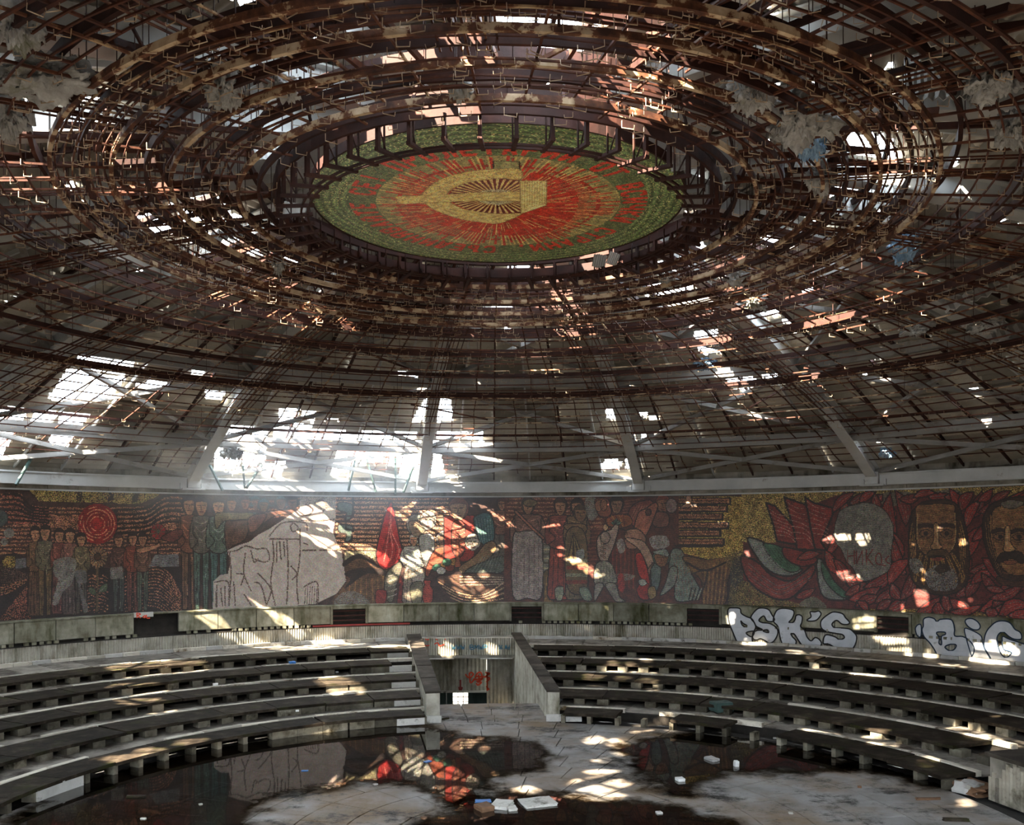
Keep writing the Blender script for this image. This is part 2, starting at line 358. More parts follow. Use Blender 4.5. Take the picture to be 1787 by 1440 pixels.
def head(K, x, y, rx, ry, skin, hair, w=6, white=False):
    K.ell(x, y-ry*0.12, rx*1.18, ry*1.12, hair, DK, w)
    K.poly([(x-rx*.8,y-ry*.5),(x+rx*.8,y-ry*.5),(x+rx*.85,y+ry*.2),(x+rx*.45,y+ry*.95),(x,y+ry*1.08),(x-rx*.45,y+ry*.95),(x-rx*.85,y+ry*.2)], skin, DK, w*.7)
    K.line([(x-rx*.6,y-ry*.15),(x-rx*.15,y-ry*.12)], w*.9, DK); K.line([(x+rx*.15,y-ry*.12),(x+rx*.6,y-ry*.15)], w*.9, DK)
    K.line([(x,y-ry*.1),(x-rx*.1,y+ry*.35),(x+rx*.12,y+ry*.38)], w*.7, DK, False); K.line([(x-rx*.3,y+ry*.62),(x+rx*.3,y+ry*.62)], w*.8, DRED)
def figure(K, x, y0, y1, w, top, low, skin=SKIN, hair=DK, skirt=True, arm=None, ow=6):
    h = y1-y0; hh = h*.155; ys = y0+hh*1.12; yw = y0+h*.47
    if skirt:
        K.poly([(x-w*.42,yw),(x+w*.42,yw),(x+w*.55,y1-h*.05),(x+w*.45,y1),(x-w*.45,y1),(x-w*.55,y1-h*.05)], low, DK, ow, False)
        for t in (-.3,-.1,.12,.32): K.line([(x+w*t*.8,yw),(x+w*t*1.15,y1-h*.03)], ow*.6, DK)
    else:
        for sg in (-1,1):
            K.poly([(x+sg*w*.04,yw),(x+sg*w*.42,yw),(x+sg*w*.40,yw+h*.25),(x+sg*w*.34,y1),(x+sg*w*.10,y1),(x+sg*w*.06,yw+h*.25)], low, DK, ow, False)
            K.line([(x+sg*w*.25,yw+h*.05),(x+sg*w*.22,y1-h*.05)], ow*.6, tuple(c*.55 for c in low))
    K.poly([(x-w*.5,ys+h*.03),(x-w*.2,ys-h*.01),(x+w*.2,ys-h*.01),(x+w*.5,ys+h*.03),(x+w*.44,yw),(x-w*.44,yw)], top, DK, ow)
    lite = tuple(min(1,c*1.5+.04) for c in top)
    for t in (.2,.45,.7): K.line([(x-w*.34,ys+(yw-ys)*t*.6),(x,ys+(yw-ys)*t),(x+w*.34,ys+(yw-ys)*t*.6)], ow*.7, lite, keep=.8)
    for k in range(9):
        u, v_, a_ = RNG.uniform(-.36,.36), RNG.uniform(.05,.9), RNG.uniform(-.12,.12); L_ = RNG.uniform(.06,.12)*h; yy = ys+(y1-h*.04-ys)*v_
        K.line([(x+w*u,yy),(x+w*(u+a_*.6),yy+L_*.5),(x+w*(u+a_),yy+L_)], ow*.55, DK if k % 2 else tuple(min(1,c_*1.45+.03) for c_ in (top if v_ < .4 else low)), keep=.85)
    ac = arm or top
    for sg in (-1,1):
        K.poly([(x+sg*w*.46,ys+h*.03),(x+sg*w*.62,ys+h*.12),(x+sg*w*.58,yw-h*.02),(x+sg*w*.25,yw-h*.06),(x+sg*w*.24,yw-h*.10),(x+sg*w*.44,ys+h*.15)], ac, DK, ow*.8)
    head(K, x, y0+hh*.52, hh*.36, hh*.5, skin, hair, ow*.8)
def leaf(K, x0, y0, x1, y1, wd, bend, c, ow=7, lines=2):
    dx, dy = x1-x0, y1-y0; L = math.hypot(dx, dy) or 1; nx, ny = -dy/L, dx/L
    def q(t, s_): b = math.sin(t*PI)*bend*L; e = math.sin(min(1,t*1.05)*PI)**.8*wd*s_; return (x0+dx*t+nx*(b+e), y0+dy*t+ny*(b+e))
    A = [q(t,1) for t in (0,.15,.35,.55,.75,.9,1)]; B = [q(t,-1) for t in (.9,.75,.55,.35,.15)]
    K.poly(A+B, c, DK, ow, False)
    li = (.72,.38,.30) if c[0] > .4 else (.6,.36,.28)
    for k in range(lines):
        s_ = (k+1)/(lines+1)*2-1
        K.line([q(t,s_*.8) for t in (.12,.35,.6,.85)], ow*.35, li if k % 2 else GRY, keep=.75)
def paint_scenes(K):
    S = 0.2518
    # ---------- left scene: striped evening sky, red sun, standing figures
    K.at(0, 840, S)
    for i in range(16):                                               # copper stripes of the sky
        y = 92+i*27; K.line([(-700,y-20),(-40,y),(140,y),(270,y+ (90 if i < 6 else 0)),(1280,y+(88 if i < 6 else 0))], 13, COP, keep=.72, met=.3)
    for i in range(6): K.line([(1280,110+i*36),(1130,112+i*36),(1010,190+i*32),(800,205+i*32)], 26, DK); K.line([(1280,118+i*36),(1140,120+i*36),(1020,200+i*32),(820,213+i*32)], 13, COP, keep=.75, met=.3)
    for i in range(6): K.line([(20,95+i*35),(130,98+i*35),(220,178+i*20),(330,190+i*20)], 17, DK); K.line([(20,108+i*35),(120,112+i*35),(205,190+i*20),(330,203+i*20)], 14, (.62,.34,.25), keep=.75, met=.3)
    K.poly([(200,60),(1140,70),(1060,120),(960,160),(700,148),(270,138)], (.66,.56,.30), None, sm=False, keep=.78, met=.6)
    for x in (540, 760, 930): K.poly([(x,60),(x+30,70),(x+20,150),(x-15,140)], DK, None, keep=.7)
    K.poly([(-40,560),(180,540),(180,980),(-40,980)], (.16,.12,.11)); K.poly([(1010,590),(1260,580),(1260,900),(1010,900)], (.16,.12,.11), sm=False); K.poly([(180,600),(1010,600),(1010,930),(180,960)], (.15,.11,.10), sm=False)
    for i in range(14): K.line([(-60,800-i*20),(60,770-i*14),(185,690-i*3)], 8, COP if i < 5 else (.38,.28,.24), keep=.7, met=.3); K.line([(0+i*16,960),(60+i*12,880),(185,730+i*14)], 8, (.62,.36,.27), keep=.65, met=.3)
    for i in range(14): K.line([(1015,600+i*20),(1100,590+i*22),(1180,650+i*22),(1255,790+i*14)], 8, COP, keep=.66, met=.3)
    for x in (540,640,700,910,970):
        for k in range(11): K.line([(x-45,905-k*24),(x,890-k*24),(x+45,912-k*24)], 8, COP, keep=.6, met=.3)
    K.ell(675,295,136,140,(.50,.08,.07),None)
    for r_,w_ in ((118,7),(97,7),(76,7),(50,6)):
        t = np.linspace(0,2*PI,25)
        for a,b_ in zip(t[:-1:1],t[1::1]):
            if RNG.random() < .75: K.line([(675+r_*math.cos(q_),295+r_*math.sin(q_)) for q_ in (a,(a+b_)/2,b_-.06)], w_, (.80,.50,.34), keep=.9)
    K.ell(675,295,32,38,(.58,.10,.08))
    K.ell(1097,350,52,56,(.50,.12,.10),DK,5)
    for k in range(9): K.line([(1097,350),(1097+48*math.cos(k*.7),350+52*math.sin(k*.7))],5,(.25,.30,.22))
    K.line([(1097,405),(1090,520)],9,DK)
    for k in range(18):
        a = k*2*PI/18; leaf(K,675+22*math.cos(a),525+24*math.sin(a),675+78*math.cos(a),525+84*math.sin(a),13,0,(.55,.38,.22),4,1)
    K.ell(675,525,22,24,(.30,.18,.10),DK,4); K.line([(672,600),(676,740),(670,900)],14,(.34,.26,.16)); leaf(K,680,770,745,700,26,.1,(.26,.30,.20),5,1); leaf(K,665,790,605,740,24,.1,(.26,.30,.20),5,1)
    figure(K,245,318,935,100,(.36,.25,.16),(.33,.22,.15),skirt=True); figure(K,312,310,930,110,(.34,.30,.22),(.36,.27,.16),skirt=False)
    figure(K,410,330,920,100,(.40,.20,.15),(.35,.20,.17)); figure(K,485,332,925,105,(.44,.27,.22),(.30,.24,.22)); figure(K,562,362,920,100,(.36,.30,.20),(.28,.24,.20),skirt=False)
    K.poly([(380,545),(520,540),(500,700),(440,760),(400,850),(360,840),(400,690),(370,640)], GRY, None, keep=.95); K.poly([(515,630),(590,620),(600,700),(560,720),(610,880),(580,900),(540,720)], (.36,.34,.32), None, keep=.9)
    figure(K,822,372,905,95,(.30,.18,.14),(.24,.25,.22),skirt=False,hair=(.25,.15,.12)); figure(K,920,358,905,105,(.44,.20,.13),(.38,.20,.15),skirt=False); figure(K,988,362,900,95,(.36,.24,.18),(.28,.30,.24),skirt=False)
    K.poly([(950,470),(1060,445),(1100,430),(1110,450),(1060,475),(970,500)], SKIN, DK, 5); K.poly([(765,600),(850,590),(855,675),(765,680)], GRY, None, keep=.9, sm=False)
    K.poly([(1075,510),(1235,505),(1240,590),(1030,592)], (.40,.39,.38), None, sm=False, keep=.9); K.poly([(25,530),(100,525),(105,590),(30,595)], GOLD, None, keep=.8, met=.5)
    K.ell(62,360,36,34,GRY); K.ell(30,420,24,26,GRY); K.ell(-5,255,60,60,(.22,.24,.22),DK,6); K.poly([(105,540),(180,530),(180,600),(105,605)],(.36,.35,.34),sm=False)
    figure(K,1312,105,890,135,(.40,.23,.15),(.37,.25,.17),skirt=False,ow=8); figure(K,1395,112,890,130,(.33,.29,.24),(.27,.33,.28),skirt=False,ow=8)
    figure(K,1515,118,880,140,(.30,.33,.27),(.24,.33,.30),skirt=False,ow=8); head(K,1605,160,34,46,(.50,.32,.22),DK); head(K,1700,150,34,44,(.50,.30,.22),(.26,.13,.10)); head(K,1770,150,30,42,(.42,.30,.24),TEAL)
    K.poly([(1490,230),(1560,215),(1720,215),(1770,235),(1720,262),(1560,275),(1500,330)], (.40,.34,.22), DK, 8); K.poly([(1560,290),(1640,275),(1720,280),(1700,400),(1610,450),(1570,470)], (.33,.22,.16), DK, 7)
    K.poly([(1120,385),(1230,330),(1270,360),(1210,420),(1140,410)], (.36,.18,.14), DK, 7)
    # ---------- bare plaster with the under-drawing
    L = [(-312,884),(-307,690),(-260,650),(-207,640),(-190,560),(-212,480),(-127,440),(-60,420),(0,372),(80,330),(200,250),(290,190),(290,108),(540,108),(540,250),(520,350),(550,430),(580,480),(590,560),(612,690),(545,780),(400,850),(200,868),(0,872)]
    K.at(450, 840, S)
    for i in range(6): K.line([(-60,115+i*26),(130,115+i*26),(290,110+i*12)], 12, COP if i % 2 else TEAL, keep=.6)
    head(K,40,170,34,44,(.42,.30,.2),TEAL); head(K,160,150,36,44,(.40,.28,.2),TEAL); head(K,240,150,34,44,(.42,.28,.2),DK)
    K.poly([(-40,240),(80,210),(250,195),(262,225),(120,240),(-20,330)], (.42,.27,.20), DK, 8); K.poly([(-60,250),(60,230),(0,330),(-60,350)], (.38,.22,.16), DK, 7)
    K.poly(L, PLA, None, sm=False)
    K.poly([(300,108),(540,108),(536,190),(430,200),(330,170)], (.50,.46,.42), None, keep=.8)
    def sk(p, w=10): K.line(p, w, SKT, keep=.9)
    for p in ([(80,380),(150,300),(230,280),(330,290),(340,340)],[(100,400),(110,520),(90,700),(120,860)],[(200,400),(210,600),(200,850)],[(290,330),(290,520),(270,700),(280,850)],[(85,400),(200,400),(290,402)],
              [(225,310),(250,290),(280,330),(240,350),(225,310)],[(0,470),(60,470),(80,540),(40,560),(-20,540)],[(0,640),(60,700),(90,760),(60,860)],[(-30,700),(20,720),(60,860)],[(320,730),(410,700),(415,850)],
              [(330,160),(380,190),(360,230),(300,240)],[(400,150),(440,130),(480,170),(450,210)],[(300,270),(420,275),(530,265)],[(320,430),(350,440)],[(430,478),(580,480)],[(310,480),(400,478)],[(230,590),(270,640),(240,680)],[(150,420),(160,540)],[(130,420),(130,560)],[(180,420),(185,520)]): sk(p)
    for x in range(330,415,16): sk([(x,730),(x-6,850)],5)
    K.at(0, 840, S)
    for p in ([(1580,490),(1640,480),(1700,450),(1780,470)],[(1590,500),(1600,650),(1585,860)],[(1640,640),(1690,650),(1670,720)],[(1490,700),(1580,700),(1585,860)],[(1500,720),(1500,870)],[(1560,730),(1560,860)],[(1700,500),(1690,640),(1740,760)],[(1620,700),(1630,860)],[(1740,480),(1760,560),(1787,540)],[(1690,780),(1740,860)],[(1530,740),(1540,860)]): sk(p)
    # ---------- middle scene: striped sky, red banner, gathering at the table
    K.at(450, 840, S)
    K.poly([(545,108),(1320,108),(1320,500),(600,520),(560,420),(530,330),(545,250)], (.20,.13,.10), None, sm=False)
    for i in range(13): K.line([(545,120+i*29),(1320,122+i*29)], 16, (.74,.52,.37), keep=.8, met=.3)
    for y in (150,300): K.poly([(560,y),(650,y+10),(655,y+60),(640,y+110),(600,y+118),(615,y+70),(560,y+50)], (.30,.34,.30), DK, 9)
    K.line([(660,110),(660,240),(545,245)], 12, DK, False); K.line([(610,240),(610,330),(655,340),(650,420),(560,425)], 12, DK, False)
    K.poly([(600,485),(815,485),(815,560),(600,560)], (.55,.50,.36), None, sm=False, keep=.85)
    K.poly([(600,560),(680,510),(760,520),(830,570),(910,640),(900,850),(520,850),(610,700)], (.36,.24,.15), None)
    for i in range(14): K.line([(620+i*19,700-i*3),(600+i*22,860)], 6, OCH if i % 2 else (.30,.24,.12), keep=.8)
    for i in range(10): K.line([(605,580+i*12),(700,560+i*12),(830,600+i*8)], 3, (.24,.15,.10))
    K.poly([(590,560),(680,505),(760,520),(840,590),(820,600),(740,545),(680,540),(600,590)], DK); K.poly([(600,640),(700,600),(860,610),(910,640),(900,660),(760,640),(640,720),(600,740),(640,680)], (.17,.12,.10)); K.poly([(560,790),(650,760),(740,800),(760,860),(540,860)], GRY, None, keep=.75)
    K.poly([(960,580),(1070,850),(960,860),(980,720)], (.44,.12,.10), DK, 6, False)
    def banner(P):
        K.poly(P, (.58,.10,.09), DK, 9)
    banner([(922,140),(880,230),(850,340),(822,480),(832,570),(880,612),(960,575),(1000,500),(985,410),(962,290),(942,200)])
    for k in range(6): t = k/5; K.line([(925,190),(905-t*40+60*t,330+t*10),(868+t*110,470),(850+t*110,560-t*20)], 7, (.78,.42,.34) if k % 2 else (.40,.05,.06), keep=.85)
    figure(K,1080,370,850,150,(.52,.50,.45),(.46,.40,.34),skirt=True,hair=(.62,.58,.52)); K.poly([(1050,520),(1110,500),(1130,580),(1080,620),(1050,590)], WHT); K.poly([(1060,640),(1150,630),(1140,700),(1080,690)], (.52,.48,.43))
    head(K,1100,310,60,66,(.46,.36,.27),(.42,.40,.34)); head(K,1180,275,48,58,(.58,.50,.42),(.55,.5,.42)); K.poly([(1120,380),(1210,370),(1220,480),(1165,590),(1130,500)], (.56,.53,.48), DK, 6)
    head(K,1285,405,42,50,(.42,.30,.22),(.56,.52,.46)); K.poly([(1230,470),(1340,470),(1330,560),(1230,580),(1180,660),(1160,620)], (.50,.22,.13), DK, 7)
    K.poly([(1290,235),(1500,235),(1500,540),(1420,560),(1290,540)], (.56,.14,.10), DK, 7, False); head(K,1390,195,62,72,(.56,.42,.30),(.44,.24,.16)); K.poly([(1350,290),(1430,290),(1435,470),(1390,530),(1345,470)], (.42,.18,.13), DK, 7)
    for k in range(6): K.line([(1350,300+k*28),(1390,316+k*28),(1432,300+k*28)], 6, COP, keep=.8)
    head(K,1490,425,46,52,(.66,.60,.52),(.60,.56,.50))
    figure(K,1690,120,620,190,(.40,.24,.18),(.30,.26,.22),hair=(.34,.14,.11),ow=8); K.poly([(1500,250),(1600,220),(1640,330),(1620,470),(1540,420),(1510,330)], TEAL, DK, 8)
    for k in range(6): K.line([(1510+k*20,260),(1540+k*16,420)], 6, (.40,.48,.46), keep=.8)
    K.poly([(1390,600),(1500,520),(1580,430),(1640,420),(1650,480),(1560,570),(1440,640)], (.46,.34,.22), DK, 8); K.poly([(1440,620),(1560,560),(1700,520),(1720,600),(1640,650),(1460,660)], (.28,.30,.26), DK, 7)
    for k in range(8): K.line([(1470+k*26,650),(1560+k*18,520)], 4, (.44,.46,.40), keep=.8)
    for x,y,c in ((1240,600,GRN),(1300,580,OCH),(1330,600,(.45,.16,.10)),(1270,620,WHT),(1360,560,OCH),(1310,560,GRN)): K.ell(x,y,32,26,c,DK,5)
    K.poly([(1375,400),(1392,400),(1396,520),(1405,590),(1365,590),(1374,520)], (.50,.24,.14), DK, 5)
    K.poly([(1235,670),(1400,640),(1720,650),(1710,790),(1600,830),(1450,825),(1330,780)], (.30,.20,.14), DK, 8)
    for k in range(8): K.line([(1240+k*14,680+k*18),(1380+k*8,760+k*12),(1560,780+k*8),(1720,670+k*20)], 7, (.66,.50,.36) if k % 2 else DK, keep=.85)
    for k in range(4): K.line([(1400,660+k*20),(1700,665+k*16)], 7, (.64,.54,.44), keep=.8)
    K.poly([(1140,760),(1155,720),(1150,690),(1200,690),(1195,720),(1215,760),(1205,840),(1150,840)], (.55,.18,.13), DK, 7); K.poly([(890,640),(980,560),(1000,600),(960,720),(930,840),(880,790)], (.34,.32,.26), DK, 7)
    for k in range(5): K.line([(900,660+k*36),(960,640+k*36)], 8, (.60,.55,.48), keep=.8)
    K.poly([(820,760),(890,760),(880,850),(820,850)], (.46,.13,.11), DK, 6); K.poly([(1060,720),(1140,700),(1130,840),(1070,840)], (.36,.34,.26), DK, 6)
    # ---------- right-middle scene: figures in long robes, kneeling worker
    K.at(900, 840, S)
    K.poly([(-80,108),(1400,108),(1400,860),(-80,860)], (.33,.15,.10), None, sm=False)
    for i in range(8): K.line([(-60,122+i*28),(600,122+i*28)], 13, (.64,.42,.30), keep=.75, met=.3)
    K.poly([(130,420),(260,420),(255,630),(160,640)], (.42,.40,.34), DK, 7, False)
    for k in range(6): K.line([(165,440+k*32),(250,440+k*32)], 12, (.56,.50,.36) if k % 2 else (.30,.26,.18))
    K.poly([(190,640),(255,640),(260,840),(200,840)], (.36,.26,.12), DK, 6)
    for k in range(6): K.line([(200+k*8,840),(215+k*8,650)], 5, OCH)
    figure(K,85,118,800,200,(.44,.28,.22),(.50,.42,.38),hair=(.28,.18,.12),ow=8)
    K.poly([(-20,400),(30,350),(150,350),(185,420),(180,790),(80,810),(-20,790)], (.53,.46,.42), DK, 8)
    for x in (10,60,95,130,160): K.line([(x,380),(x-4,780)], 6, (.40,.32,.30), keep=.8)
    K.line([(0,210),(90,300),(190,395)], 26, DK); K.line([(0,210),(90,300),(190,395)], 12, (.62,.36,.26))
    K.ell(100,150,48,26,(.46,.36,.22),DK,6)
    figure(K,310,120,820,170,(.46,.20,.15),(.50,.18,.13),hair=(.28,.16,.11),ow=8); figure(K,425,125,820,150,(.42,.30,.18),(.42,.34,.24),hair=(.20,.13,.10),ow=8)
    head(K,450,225,44,52,(.48,.32,.20),(.30,.2,.12)); K.poly([(340,300),(440,290),(490,310),(485,350),(400,360),(345,330)], (.48,.34,.20), DK, 8)
    K.poly([(350,360),(480,360),(495,740),(360,740)], (.40,.30,.18), DK, 8)
    for k in range(7): K.line([(400,360),(360+k*20,540)], 6, (.56,.44,.24) if k % 2 else DK)
    for y,c in ((550,(.52,.50,.40)),(600,(.52,.15,.11)),(650,(.50,.48,.36)),(700,(.50,.16,.11))): K.line([(360,y),(485,y)], 26, c, keep=.85)
    K.poly([(420,490),(470,470),(470,530),(425,540)], (.48,.46,.43)); K.poly([(275,740),(330,735),(320,820),(280,820)], (.50,.50,.40), DK, 6); K.poly([(440,745),(500,740),(530,820),(470,820)], (.44,.46,.38), DK, 6)
    K.poly([(480,120),(560,120),(580,200),(540,270),(500,250)], (.46,.42,.36), None, keep=.85)
    for i in range(14): K.line([(500,310+i*26),(610,306+i*26)], 8, (.50,.24,.17), keep=.75)
    K.poly([(550,130),(640,125),(660,230),(580,240)], (.48,.24,.16), DK, 7); K.ell(575,170,26,40,(.56,.34,.22),DK,5); K.ell(610,165,24,40,(.56,.34,.22),DK,5)
    for i in range(8): K.line([(740,140+i*20),(900,120+i*18)], 7, (.50,.28,.20), keep=.8)
    K.poly([(780,240),(800,180),(860,140),(950,140),(900,240),(830,320)], (.46,.20,.15), DK, 7)
    for k in range(5): K.line([(795+k*16,260),(840+k*18,170)], 6, (.58,.34,.25))
    K.poly([(630,260),(700,230),(790,240),(800,300),(700,330),(640,310)], (.52,.26,.12), DK, 7)
    for k in range(5): K.line([(640+k*26,240),(700+k*14,310)], 7, (.68,.42,.18) if k % 2 else (.36,.14,.10))
    head(K,700,165,42,54,(.50,.34,.24),(.18,.12,.10)); head(K,1020,160,44,58,(.52,.32,.22),(.48,.20,.14))
    K.poly([(960,220),(1050,220),(1060,300),(1000,320),(950,300)], (.44,.24,.18), DK, 7); K.ell(1080,170,40,50,(.52,.40,.36),DK,6)
    K.poly([(820,330),(850,220),(900,190),(960,150),(985,170),(960,250),(900,380),(830,390)], (.62,.34,.24), DK, 8); K.ell(920,215,20,24,(.30,.16,.13),DK,7)
    K.poly([(770,340),(840,330),(890,370),(900,420),(830,470),(770,460),(755,400)], (.60,.40,.30), DK, 7)
    K.line([(730,310),(770,360)], 10, (.30,.18,.12)); K.line([(640,310),(760,340)],8,DK)
    K.poly([(760,400),(830,400),(900,430),(960,560),(930,620),(860,480)], (.64,.48,.38), DK, 7); K.poly([(930,590),(960,570),(900,700),(880,680)], (.50,.36,.28), DK, 6)
    K.poly([(830,520),(870,500),(910,600),(930,700),(940,800),(890,700),(850,640)], (.66,.14,.10), DK, 6); K.poly([(840,740),(900,700),(950,760),(920,820),(860,810)], (.56,.13,.10), DK, 7)
    K.poly([(850,690),(890,680),(910,710),(870,725)], (.60,.58,.52), DK, 4)
    for k in range(12): K.line([(660+k*14,470),(650+k*15,740)], 7, (.52,.16,.11) if k % 2 else (.33,.12,.09), keep=.9)
    K.poly([(560,420),(600,350),(650,340),(690,300),(715,310),(690,420),(650,520),(630,560),(580,540)], (.62,.50,.42), DK, 8); K.ell(620,390,34,42,(.60,.48,.40),DK,7); K.poly([(605,320),(620,295),(640,320),(620,345)], (.80,.60,.40), DK, 3)
    for k in range(5): leaf(K,690,300,660+k*20,255+abs(k-2)*14,9,0,(.24,.42,.30),4,1)
    K.poly([(560,570),(650,560),(690,640),(690,710),(550,715)], (.50,.47,.40), DK, 7); K.poly([(550,715),(610,715),(570,800),(545,830)], (.48,.44,.38), DK, 7); K.poly([(620,715),(690,710),(720,800),(760,830),(700,835),(660,790)], (.48,.44,.38), DK, 7)
    for k in range(8): K.ell(600-k*0.5+ (k%2)*18,430+k*14,9,8,(.60,.46,.36),DK,4)
    for k in range(6): K.line([(570+k*20,580),(565+k*22,700)], 5, (.38,.36,.30))
    K.poly([(700,420),(740,400),(760,470),(720,500)], (.56,.50,.45), None, keep=.9); K.poly([(930,390),(1040,380),(1060,450),(960,470)], (.55,.51,.47), None, keep=.9); K.poly([(680,650),(760,640),(830,660),(760,690)], (.52,.46,.40), None, keep=.7)
    K.poly([(710,650),(745,650),(750,760),(715,750)], (.62,.16,.12), None)
    # bowed worker
    K.poly([(1080,480),(1140,470),(1180,530),(1220,640),(1280,760),(1240,820),(1110,825),(1100,700),(1060,620)], (.42,.44,.38), DK, 8); K.poly([(940,600),(1000,560),(1000,700),(950,800),(940,700)], (.36,.40,.36), DK, 7)
    K.poly([(1070,600),(1120,600),(1110,700),(1060,760),(1000,790),(1040,700)], (.46,.46,.40), DK, 7); head(K,1010,535,52,52,(.50,.32,.20),(.26,.34,.28)); K.poly([(950,490),(1040,470),(1060,520),(1000,510)], (.50,.52,.46), DK, 5)
    for k in range(7): K.line([(1200+k*12,820),(1220+k*14,740)], 8, (.52,.50,.42) if k % 2 else DK)
    for k in range(6): K.line([(1090+k*20,500),(1120+k*24,800)], 4, (.54,.30,.20), keep=.6)
    K.poly([(920,740),(960,730),(975,790),(940,820),(920,800)], (.52,.40,.22), DK, 6)
    # wheat sheaves
    K.poly([(1160,520),(1330,540),(1500,510),(1510,560),(1470,700),(1450,850),(1300,850),(1290,700),(1220,620)], (.40,.25,.14), DK, 8)
    for k in range(13): K.line([(1300+k*15,580-k*3),(1290+k*13,850)], 6, (.60,.42,.20) if k % 2 else (.28,.16,.09), keep=.85)
    for k in range(8): K.line([(1170,540+k*12),(1300,560+k*10),(1500,520+k*5)], 5, (.55,.38,.18), keep=.7)
    K.line([(1180,560),(1300,620),(1420,580),(1510,530)], 14, DK); K.line([(1230,640),(1330,620),(1290,780)], 12, (.22,.16,.13))
    # gold ground with striped banners
    K.poly([(1130,108),(1800,104),(1800,530),(1500,520),(1330,540),(1170,500),(1130,440)], (.58,.47,.23), None, sm=False, met=.55)
    K.poly([(1440,520),(1560,480),(1800,560),(1800,870),(1470,865),(1500,640)], (.40,.33,.20), None, sm=False, keep=.9, met=.3); K.poly([(1500,560),(1600,520),(1660,640),(1560,760),(1490,700)], (.22,.20,.18), None, keep=.7)
    def bar(x1,y): K.poly([(1130,y),(x1,y),(x1,y+52),(1130,y+52)], DK, None, sm=False); K.poly([(1130,y+8),(x1-14,y+8),(x1-14,y+40),(1130,y+40)], (.66,.42,.28), None, sm=False, keep=.85, met=.3)
    for x1,y in ((1495,112),(1470,165),(1440,220),(1480,280),(1425,335),(1450,395)): bar(x1,y); K.line([(1130,y+24),(x1-30,y+24)],6,(.36,.18,.12))
    K.poly([(1130,440),(1450,450),(1300,460),(1130,458)], DK)
    K.poly([(1180,105),(1215,105),(1215,170),(1180,185),(1140,180),(1180,150)], (.66,.46,.34), DK, 6)
    # ---------- right scene: gold ground, red banners, ribbons and three ovals among flames
    K.at(1337, 840, S)
    K.poly([(-160,90),(1900,30),(3600,-120),(3600,1300),(1900,960),(-160,890)], (.36,.12,.09), None, sm=False)
    K.poly([(-170,86),(1900,30),(3600,-140),(3600,-60),(1900,110),(1300,90),(1000,110),(830,120),(480,100),(300,170),(60,430),(-170,420)], (.57,.47,.25), None, sm=False, met=.45)
    K.poly([(780,90),(1000,75),(980,150),(830,170)], (.42,.38,.30)); K.poly([(1180,70),(1320,60),(1400,130),(1220,110)], (.42,.39,.31))
    K.poly([(-170,690),(60,800),(300,880),(-170,880)], (.44,.36,.19), None, keep=.9, met=.3); K.poly([(230,860),(330,800),(420,880)], (.40,.36,.28)); K.poly([(640,890),(1060,890),(1060,945),(640,930)], (.50,.40,.18), keep=.9, met=.4); K.poly([(1060,880),(1260,920),(1520,900),(1800,950),(1060,965)], (.48,.38,.18), met=.3, keep=.85)
    for A in ([(0,150),(60,170),(190,310),(215,440),(75,415),(50,300)],[(125,110),(310,175),(345,480),(215,470),(190,330)],[(270,110),(330,150),(480,190),(420,330),(380,420),(420,480),(340,470),(310,330)]):
        K.poly(A, (.52,.14,.10), DK, 14, False)
    for x0,y0,x1,y1 in ((20,190,200,400),(140,140,330,440),(285,140,410,400)):
        for k in range(7): t = k/7; K.line([(x0+(x1-x0)*t*.35,y0+(y1-y0)*t),(x0+60+(x1-x0)*t*.5,y0+40+(y1-y0)*t*.85),(x0+120+(x1-x0)*t*.4,y0+50+(y1-y0)*t)], 5, (.74,.50,.42), keep=.7)
    K.poly([(-130,395),(0,435),(130,570),(250,610),(170,655),(60,640),(-40,560)], (.46,.46,.42), DK, 12); K.poly([(-20,435),(110,460),(140,540),(240,600),(170,630),(70,570)], (.24,.38,.26), DK, 8)
    for k in range(5): K.line([(10+k*18,460),(70+k*22,550),(150+k*15,605)], 4, (.14,.24,.17)); K.line([(-100+k*16,420),(-20+k*16,540),(80+k*14,625)], 4, (.56,.56,.50), keep=.7)
    K.poly([(-170,520),(-60,560),(40,650),(180,690),(320,580),(330,640),(200,790),(90,820),(-60,750),(-150,640)], (.48,.15,.11), DK, 13)
    for k in range(6): K.line([(-120,570+k*22),(20,690+k*16),(120,720+k*14),(310,610+k*14)], 6, (.66,.28,.22) if k % 2 else (.42,.36,.33), keep=.7)
    K.poly([(115,460),(230,480),(330,510),(350,560),(250,590),(140,540)], (.50,.13,.10), DK, 10)
    leaf(K,215,540,385,500,30,-.05,(.56,.16,.12),8,2); leaf(K,200,810,345,740,30,.05,(.50,.14,.10),8,2)
    K.poly([(355,545),(400,560),(470,700),(575,800),(500,825),(400,800),(360,690)], (.45,.45,.41), DK, 12); K.poly([(385,560),(430,620),(480,700),(575,795),(520,800),(430,720),(390,640)], (.22,.36,.25), DK, 8)
